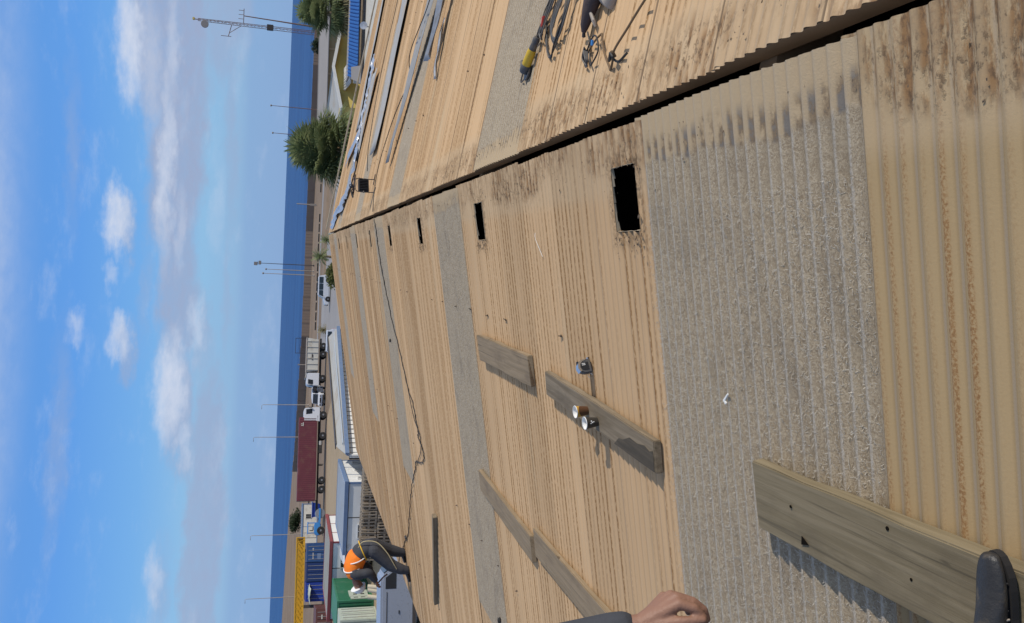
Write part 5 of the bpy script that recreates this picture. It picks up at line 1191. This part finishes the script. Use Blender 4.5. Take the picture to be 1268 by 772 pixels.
# pallets standing on edge, two tiers
ppm = MB()
for y in (-.085, .085):
    for q in range(5): ppm.box((-.5 + q * .25, y, .48), (.12 if q in (0, 4) else .10, .045, .94))
for q in (-.48, 0, .48):
    for z in (.06, .48, .90): ppm.box((q, 0, z), (.10, .125, .12))
pal0 = ppm.build('pallet', 'pallet_wood')
PL = 'grey brown timber pallet standing on edge in the row behind the worker'
tag(pal0, PL, 'pallet', 'pallets standing on edge')
rb = random.Random(9); cnt = 0
for tier in range(2):
    for k in range(26):
        if tier == 1 and k in (0, 1): continue
        o = pal0 if cnt == 0 else pal0.copy()
        if cnt: C.objects.link(o)
        cnt += 1
        # local y (thin) runs along the row, local x away from the camera
        o.rotation_euler = (rb.uniform(-.04, .04), 0, R(90) + rb.uniform(-.03, .03)); o.location = (-12.5 - k * .245 + rb.uniform(-.02, .02), 52 + k * .02 + rb.uniform(-.08, .08), .01 + tier * 1.0)
ps = thing('timber_post', 'tall pale timber post leaning at the near end of the pallet row', 'post', (-17.9, 51.2, 0)); MB().bar((0, 0, 0), (-.5, .1, 2.5), .11).build('shaft', 'plank_brown', ps); MB().bar((-.2, -.1, 1.9), (.9, .02, 2.05), .09, .04).build('cross_rail', 'plank_brown', ps)
# cream rolls
rl2 = thing('membrane_rolls', 'bundle of cream rolls leaning in the yard in front of the white helmet', 'rolls', (-20.6, 50.2, .008), R(20))
for k, (x, a) in enumerate(((0, .22), (.32, .30), (.62, .18))): MB().tube([(x, 0, .02), (x + a, .3, 1.5)], .14, 12).build('roll', 'cream', rl2, smooth=True)
MB().box((.4, .2, .75), (1.1, .06, .08)).build('tie_band', 'steel_dark', rl2)
md = thing('oil_drum', 'grey steel drum in the yard beside the blue grey van', 'drum', (-20.4, 46.6, .008)); MB().lathe([(.29, 0), (.30, .02), (.29, .3), (.305, .31), (.29, .33), (.29, .58), (.305, .6), (.29, .62), (.29, .88), (.3, .9), (.27, .88)], 22).build('shell', 'galv_matt', md, smooth=True); MB().lathe([(.03, .89), (.035, .9), (.03, .92)], 8, c=(.18, 0, 0)).build('bung', 'steel_dark', md)

# ------------------------------------------------------------------ buildings on the right
b1 = thing('blue_roof_building', 'white walled building with bright blue ribbed roof skirt beyond the right slope', 'building', (18, 61, 0))
def bl(p): return (p[0] - 18, p[1] - 61, p[2])
MB().box(bl((18.6, 59.6, 1.45)), (13, 3.2, 2.9)).build('wall', 'wall_white', b1)
rs = MB().add([bl((11.6, 57.3, 2.92)), bl((26, 57.6, 3.1)), bl((26, 58.4, 3.55)), bl((12.0, 58.2, 3.48))], [(0, 1, 2, 3)]).build('roof_skirt', 'roof_blue', b1); rs.modifiers.new('s', 'SOLIDIFY').thickness = .05
for k in range(60):
    u = k / 60; MB().bar(bl((11.6 + 14.4 * u, 57.28 + .3 * u, 2.945 + .18 * u)), bl((12.0 + 14 * u, 58.16 + .2 * u, 3.515 + .07 * u)), .05, .03).build('roof_rib', 'roof_blue', rs)
MB().box(bl((18.8, 59.6, 3.36)), (13.4, 2.6, .12)).build('flat_roof', 'roof_grey', b1)
MB().box(bl((18.8, 57.62, 2.80)), (14.2, .5, .10)).build('soffit', 'purlin', b1)
MB().box(bl((18.8, 57.9, 2.60)), (13.2, .08, .22)).build('wall_band', 'roof_grey', b1)
MB().add([bl((12.2, 50.5, 2.25)), bl((26, 50.5, 2.4)), bl((26, 57.9, 2.62)), bl((12.2, 57.9, 2.5))], [(0, 1, 2, 3)]).build('lean_to_roof', 'wall_white', b1).modifiers.new('s', 'SOLIDIFY').thickness = .08
MB().box(bl((19.1, 54.3, 1.1)), (13.4, 7.0, 2.1)).build('lean_to_wall', 'wall_white', b1)
cn = MB().add([bl((11.2, 56.4, 2.75)), bl((12.3, 56.2, 2.8)), bl((12.35, 57.2, 3.35)), bl((11.6, 57.3, 3.3))], [(0, 1, 2, 3)]).build('end_canopy', 'roof_grey', b1); cn.modifiers.new('s', 'SOLIDIFY').thickness = .12
lp = MB().lathe([(.05, 0), (.22, .08), (.25, .16), (.05, .14)], 16, mat=Matrix.Rotation(R(70), 3, 'X'), c=bl((14.6, 55.4, 2.75))).build('dish', 'galv', b1, smooth=True); MB().tube([bl((14.6, 55.4, 2.8)), bl((14.6, 55.45, 2.3))], .03, 6).build('dish_arm', 'steel_dark', lp)
win(b1, bl((15.5, 50.78, 1.4)), (1.2, .8), '-y', frame='offwhite'); win(b1, bl((22, 50.78, 1.05)), (1.0, 2.0), '-y', mat='trim_blue', nm='door', bars=0)
b2 = thing('yellow_house', 'yellow gabled house with pale roof between the palm and the blue roof', 'house', (12.8, 70, 0), R(18))
def b2l(p): return (p[0] - 14, p[1] - 70, p[2])
MB().prism([(b2l((10.9, 0, 0))[0], 0), (b2l((17.3, 0, 0))[0], 0), (3.3, 3.5), (-.12, 3.95), (-3.1, 3.5)], -4, 9).build('wall', 'wall_yellow', b2)
for nm, a, b in (('roof', (10.5, 3.42), (13.88, 4.06)), ('roof', (17.6, 3.5), (13.88, 4.06))):
    MB().add([b2l((a[0], 65.5, a[1])), b2l((b[0], 65.5, b[1])), b2l((b[0], 80, b[1])), b2l((a[0], 80, a[1]))], [(0, 1, 2, 3)]).build(nm, 'roof_pale', b2).modifiers.new('s', 'SOLIDIFY').thickness = .10
MB().bar(b2l((10.5, 65.46, 3.44)), b2l((13.88, 65.46, 4.08)), .08, .22).bar(b2l((13.88, 65.46, 4.08)), b2l((17.6, 65.46, 3.52)), .08, .22).build('verge_board', 'white_paint', b2)
aw = MB().add([b2l((12.2, 64.6, 2.85)), b2l((14.0, 64.6, 2.95)), b2l((14.0, 65.9, 3.3)), b2l((12.2, 65.9, 3.2))], [(0, 1, 2, 3)]).build('awning', 'white_paint', b2); aw.modifiers.new('s', 'SOLIDIFY').thickness = .05
for k in range(9): MB().bar(b2l((12.25 + k * .21, 64.58, 2.89)), b2l((12.25 + k * .21, 65.86, 3.26)), .06, .04).build('awning_rib', 'white_paint', aw)
MB().box(b2l((11.8, 65.97, 1.2)), (1.5, .06, 1.3)).build('shutter', 'wall_tan', b2)
b3 = thing('long_hall', 'long low tan hall with grey roof behind the yellow house', 'hall', (28, 111, 0))
MB().box((0, 0, 1.35), (25, 8, 2.7)).build('wall', 'wall_tan', b3)
for s_, nm in ((-1, 'roof'), (1, 'roof')): MB().add([(-12.8, s_ * 4.4, 2.75), (12.8, s_ * 4.4, 2.95), (12.8, s_ * .0, 3.95), (-12.8, s_ * .0, 3.6)], [(0, 1, 2, 3)]).build(nm, 'roof_grey', b3).modifiers.new('s', 'SOLIDIFY').thickness = .1
for k in range(9): MB().box((-12 + k * 3, -4.06, 1.35), (.22, .14, 2.7)).build('wall_post', 'purlin', b3)
for k in range(4): win(b3, (-9 + k * 6, -4.02, 1.5), (1.4, .9), '-y')

# ------------------------------------------------------------------ masts, lamp posts, frame
ms = thing('radio_mast', 'tall lattice radio mast with drum antenna behind the yellow house', 'mast', (32.4, 130, 0))
Hm = 20.1; nB = 40
for a in range(3):
    c_, s_ = math.cos(a * 2.094 + .4), math.sin(a * 2.094 + .4)
    MB().tube([(c_ * .36, s_ * .36, 0), (c_ * .19, s_ * .19, Hm)], .036, 6).build('mast_leg', 'pole_rust', ms)
lc = MB()
for k in range(nB):
    z0, z1 = Hm * k / nB, Hm * (k + 1) / nB; r0, r1 = .36 - .17 * k / nB, .36 - .17 * (k + 1) / nB
    for a in range(3):
        b = (a + 1) % 3; A0 = a * 2.094 + .4; B0 = b * 2.094 + .4
        if k % 2: A0, B0 = B0, A0
        lc.bar((math.cos(A0) * r0, math.sin(A0) * r0, z0), (math.cos(B0) * r1, math.sin(B0) * r1, z1), .026)
lc.build('lacing', 'pole_rust', ms)
MB().lathe([(.25, 0), (.50, .10), (.53, .36), (.50, .4), (.1, .4)], 20, mat=Matrix.Rotation(R(90), 3, 'X'), c=(-.65, -.2, Hm - 1.0)).build('drum_antenna', 'roof_grey', ms, smooth=True)
MB().tube([(0, 0, Hm - .2), (0, 0, Hm + .5)], .06, 6).build('top_spike', 'pole_rust', ms); MB().box((.05, 0, Hm + .55), (.35, .35, .3)).build('obstruction_lamp', 'wall_yellow', ms, bevel=.04)
MB().box((.0, -.1, 10.2), (.75, .7, .9)).build('equipment_box', 'steel_dark', ms, bevel=.04)
MB().tube([(-.2, 0, 15.5), (-1.9, -.1, 15.9)], .05, 6).tube([(-.2, 0, 14.2), (-1.4, -.1, 15.75)], .04, 6).tube([(-1.9, -.1, 15.5), (-1.9, -.1, 16.9)], .04, 6).build('side_bracket', 'pole_rust', ms)
pm_ = thing('antenna_pole', 'slim pole with comb antenna beside the lattice mast', 'mast', (34.7, 135, 0))
MB().tube([(-.3, 0, 0), (.25, 0, 14.1)], [.14, .07], 8).build('pole', 'pole_rust', pm_, smooth=True); MB().tube([(-.85, 0, 14.15), (1.3, 0, 14.15)], .05, 6).build('cross_arm', 'pole_rust', pm_)
for k in range(4): MB().tube([(-.85 + k * .62, 0, 14.1), (-.85 + k * .62, 0, 14.9)], .04, 5).build('antenna_rod', 'pole_rust', pm_)
def lamp_post(label, x, y, Htop, mat, kind):
    t = thing('lamp_post', label, 'lamp post', (x, y, 0), 0, 'lamp posts along the shore')
    MB().tube([(0, 0, 0), (0, 0, Htop * .5), (0, 0, Htop)], [.11, .085, .055], 8).build('pole', mat, t, smooth=True); MB().lathe([(.22, 0), (.22, .25), (.15, .3)], 10).build('base', mat, t)
    if kind == 'arm':
        MB().tube(bez([(0, 0, Htop - .1), (-.1, 0, Htop + .25), (-.4, 0, Htop + .32), (-.7, 0, Htop + .32)], 5), .04, 6).build('arm', mat, t, smooth=True); MB().box((-.85, 0, Htop + .31), (.5, .25, .10)).build('lantern', 'roof_grey', t, bevel=.04)
    elif kind == 'flood':
        MB().box((.1, 0, Htop - .7), (.9, .5, .55)).build('floodlight', 'roof_grey', t, bevel=.05); MB().box((-.15, 0, Htop + .25), (.8, .5, .75)).build('floodlight', 'roof_grey', t, bevel=.05); MB().bar((-.4, 0, Htop - .25), (.4, 0, Htop - .25), .1).build('bracket', mat, t)
    else:
        MB().lathe([(.1, 0), (.22, .12), (.24, .3), (.1, .4)], 12, c=(0, 0, Htop - .1)).build('lantern', 'roof_grey', t, smooth=True)
lamp_post('dark lamp post with two floodlight boxes, tallest above the small palm', -2.7, 205, 13.0, 'steel_dark', 'flood')
lamp_post('thin pale pole close left of the floodlight post', -4.05, 206, 10.8, 'pole_pale', 'globe')
lamp_post('pale pole furthest left of the three close together', -4.9, 200, 11.3, 'pole_pale', 'globe')
lamp_post('slim lamp post above the white van', -35.8, 205, 10.4, 'pole_pale', 'arm')
lamp_post('slim lamp post above the middle of the red container', -43.5, 205, 12.0, 'pole_pale', 'arm')
lamp_post('slim lamp post above the far white cabin', -67.3, 206, 11.9, 'pole_pale', 'arm')
lamp_post('slim lamp post at the picture edge above the yellow boom', -82.6, 206, 12.6, 'pole_pale', 'arm')
lamp_post('reddish lamp post right of the big palm crown', 33.6, 205, 11.0, 'pole_rust', 'globe')
lamp_post('reddish lamp post behind the top of the big palm crown', 27.4, 205, 10.4, 'pole_rust', 'globe')
sp_ = thing('short_post', 'short pale post with crossbar in front of the sea near the ridge end', 'post', (11.4, 203, 0)); MB().tube([(0, 0, 0), (0, 0, 4.6)], .11, 8).build('pole', 'pole_pale', sp_); MB().box((0, 0, .9), (.5, .3, 1.4)).build('base_box', 'pole_pale', sp_, bevel=.05)
sp2 = thing('short_post', 'short post standing on the shore above the tipper body', 'post', (-27.5, 215, 0)); MB().tube([(0, 0, 0), (0, 0, 2.6)], .09, 8).build('pole', 'pole_pale', sp2); MB().box((0, 0, 2.5), (.3, .2, .3)).build('cap', 'pole_pale', sp2)
fb = thing('billboard_frame', 'empty steel billboard frame above the brown wall right of the tipper', 'frame', (-23.4, 221.0, 0))
for x in (-1.9, 1.9): MB().bar((x, 0, 0), (x, 0, 3.3), .12).build('upright', 'steel_dark', fb)
for z in (2.2, 3.25): MB().bar((-1.84, .0, z), (1.84, .0, z), .10).build('rail', 'steel_dark', fb)

# ------------------------------------------------------------------ palms and shrubs
def frond_fan(mb, base, dirv, up, plen, fr, n, rn, droop):
    """fan leaf: petiole then radiating leaflets with drooping tips"""
    d = Vector(dirv).normalized(); s_ = d.cross(Vector(up)); s_ = s_.normalized() if s_.length > .01 else Vector((1, 0, 0)); u_ = s_.cross(d)
    b = Vector(base); tip = b + d * plen; mb.bar(b, tip, .03, .02)
    for k in range(n):
        a = (k / (n - 1) - .5) * 3.6; L = fr * (1 - .25 * abs(a) / 1.8) * rn.uniform(.85, 1.1)
        ld = (d * math.cos(a) + s_ * math.sin(a)); q1 = tip + ld * L * .6 + u_ * .05; q2 = tip + ld * L + Vector((0, 0, -droop * L)) ; wv = (s_ * math.cos(a) - d * math.sin(a)) * fr * .046
        mb.add([tip, q1 - wv, q2, q1 + wv], [(0, 1, 2, 3)])
def fan_palm(label, loc, Ht, crown, nf, rn, fr, dead=.35, seed=0, name='palm_tree', spread=1.0):
    t = thing(name, label, 'palm tree', loc); rn = random.Random(seed)
    pts = [(.08 * math.sin(z * .9 + seed) * min(1, z), .05 * math.cos(z * 1.3), z) for z in [Ht * i / 9 for i in range(10)]]
    MB().tube(pts, [max(.12, .30 - .14 * i / 9) for i in range(10)], 12).build('trunk', 'purlin', t, smooth=True)
    gm, dm = MB(), MB(); top = Vector(pts[-1])
    for k in range(nf):
        az = k * 2.39996 + rn.uniform(-.2, .2); u = (k + .5) / nf; el = R(82) - u * R(150)
        dv = Vector((math.cos(az) * math.cos(el) + rn.gauss(0, .22), math.sin(az) * math.cos(el) + rn.gauss(0, .22), math.sin(el) + rn.gauss(0, .22))).normalized()
        pl = crown * rn.uniform(.45, .80); b = top + Vector((0, 0, -u * crown * .9))
        frond_fan(dm if u > 1 - dead and rn.random() < .75 else gm, b, dv * Vector((spread, spread, 1)).length, (0, 0, 1), pl, fr * rn.uniform(.75, 1.1), 17, rn, .12 + .28 * u * rn.random())
    cw = gm.build('crown', 'palm_green', t)
    if dm.v: dm.build('dead_fronds', 'palm_dry', t)
    return t
def bush(name, label, loc, rad, n, leaf, mat, seed, cat='bush', tr='purlin', stems=6):
    t = thing(name, label, cat, loc); rn = random.Random(seed); mb = MB(); st = MB()
    for k in range(stems):
        a = rn.uniform(0, 6.28); e = (math.cos(a) * rad[0] * .5, math.sin(a) * rad[1] * .5, rad[2] * 1.1); st.tube([(0, 0, 0), (e[0] * .4, e[1] * .4, e[2] * .5), e], [.06, .045, .02], 6)
    cl = [(rn.gauss(0, .42), rn.gauss(0, .42), rn.uniform(-.6, .8)) for _ in range(max(8, n // 60))]
    for k in range(n):
        c = rn.choice(cl); v = Vector((c[0] + rn.gauss(0, .2), c[1] + rn.gauss(0, .2), c[2] + rn.gauss(0, .2)))
        if v.length > 1.15: v *= 1.0 / v.length * rn.uniform(.8, 1.1)
        p = Vector((v.x * rad[0], v.y * rad[1], rad[2] * 1.05 + v.z * rad[2])); a = Vector((rn.gauss(0, 1), rn.gauss(0, 1), rn.gauss(0, .7) + .3)).normalized(); b = a.orthogonal().normalized(); L = leaf * rn.uniform(.6, 1.4)
        mb.add([p, p + a * L * .5 + b * L * .22, p + a * L, p + a * L * .5 - b * L * .22], [(0, 1, 2, 3)])
    st.build('trunk', tr, t, smooth=True); mb.build('crown', mat, t); return t
fan_palm('big bushy fan palm with dead lower fronds rising behind the right slope', (5.5, 45, 0), 5.0, 1.85, 340, None, 1.3, .35, 1)
fan_palm('fan palm cut by the picture edge beside the blue roof', (17.2, 63.0, 0), 5.2, 1.5, 200, None, 1.1, .3, 2)
def feather_palm(label, loc, Ht, R_, n, seed, name='palm_tree', mat='palm_green', cat='palm tree'):
    t = thing(name, label, cat, loc); rn = random.Random(seed); MB().tube([(0, 0, 0), (.05, 0, Ht * .5), (0, 0, Ht)], [.22, .17, .14], 10).build('trunk', 'purlin', t, smooth=True); mb = MB()
    for k in range(n):
        az = k * 2.39996; el = R(75) - (k / n) * R(95); prev = Vector((0, 0, Ht)); d = Vector((math.cos(az) * math.cos(el), math.sin(az) * math.cos(el), math.sin(el))); sd_ = Vector((-math.sin(az), math.cos(az), 0))
        for q in range(9):
            d = (d + Vector((0, 0, -.11))).normalized(); nx = prev + d * R_ / 9
            mb.add([prev, nx, nx + Vector((0, 0, .02)), prev + Vector((0, 0, .02))], [(0, 1, 2, 3)])
            for s_ in (-1, 1):
                for h_ in (.0, .5):
                    b = prev.lerp(nx, h_); L = R_ * .26 * (1 - .5 * abs(q - 3) / 6); e = b + sd_ * s_ * L + d * L * .5 + Vector((0, 0, -.1 * L)); wv = d * R_ * .025
                    mb.add([b - wv, b + wv, e], [(0, 1, 2)])
            prev = nx
    mb.build('crown', mat, t); return t
feather_palm('small feathery palm beside the ridge end, before the sea wall', (-.3, 129.5, 0), 1.7, 1.75, 30, 3)
feather_palm('small dark palm close right of the feathery one at the ridge end', (2.2, 128.0, 0), 1.0, 1.4, 24, 4)
bush('bush', 'yellow green bush at the far edge of the roof below the white off-road car', (-2.7, 113, 0), (1.5, 1.0, .8), 2600, .30, 'leaf_yellow', 5)
feather_palm('spiky yucca by the sandy verge right of the tipper', (-12.3, 141, 0), .35, 1.3, 26, 6, 'yucca', 'palm_dry', 'yucca')
bush('bush', 'dark green bush above the far white cabin before the brown wall', (-69, 222, 0), (3.2, 1.6, 1.45), 2600, .45, 'leaf_dark', 7)
bush('bush', 'small green shrub at the shore left of the radio mast', (47, 200, 0), (1.6, 1.2, 1.3), 1200, .4, 'leaf_dark', 8)
bush('bush', 'low dark shrub under the big palm at the roof edge', (3.0, 60, 0), (1.4, 1.0, .9), 1500, .22, 'leaf_dark', 9)
bush('weeds', 'patch of weeds in the yard under the eave below the blue grey van', (-17.6, 36.8, 0), (1.2, .8, .7), 1200, .16, 'leaf_dark', 10, 'weeds')
# tyre tracks / low earth bank seen beyond the ridge end
struct(MB().prism([(-1.6, 0), (-.9, .32), (.2, .42), (1.2, .25), (1.9, 0)], -6, 60, axis='x').build('earth_bank', 'dirt', loc=(0, 150, .0)))
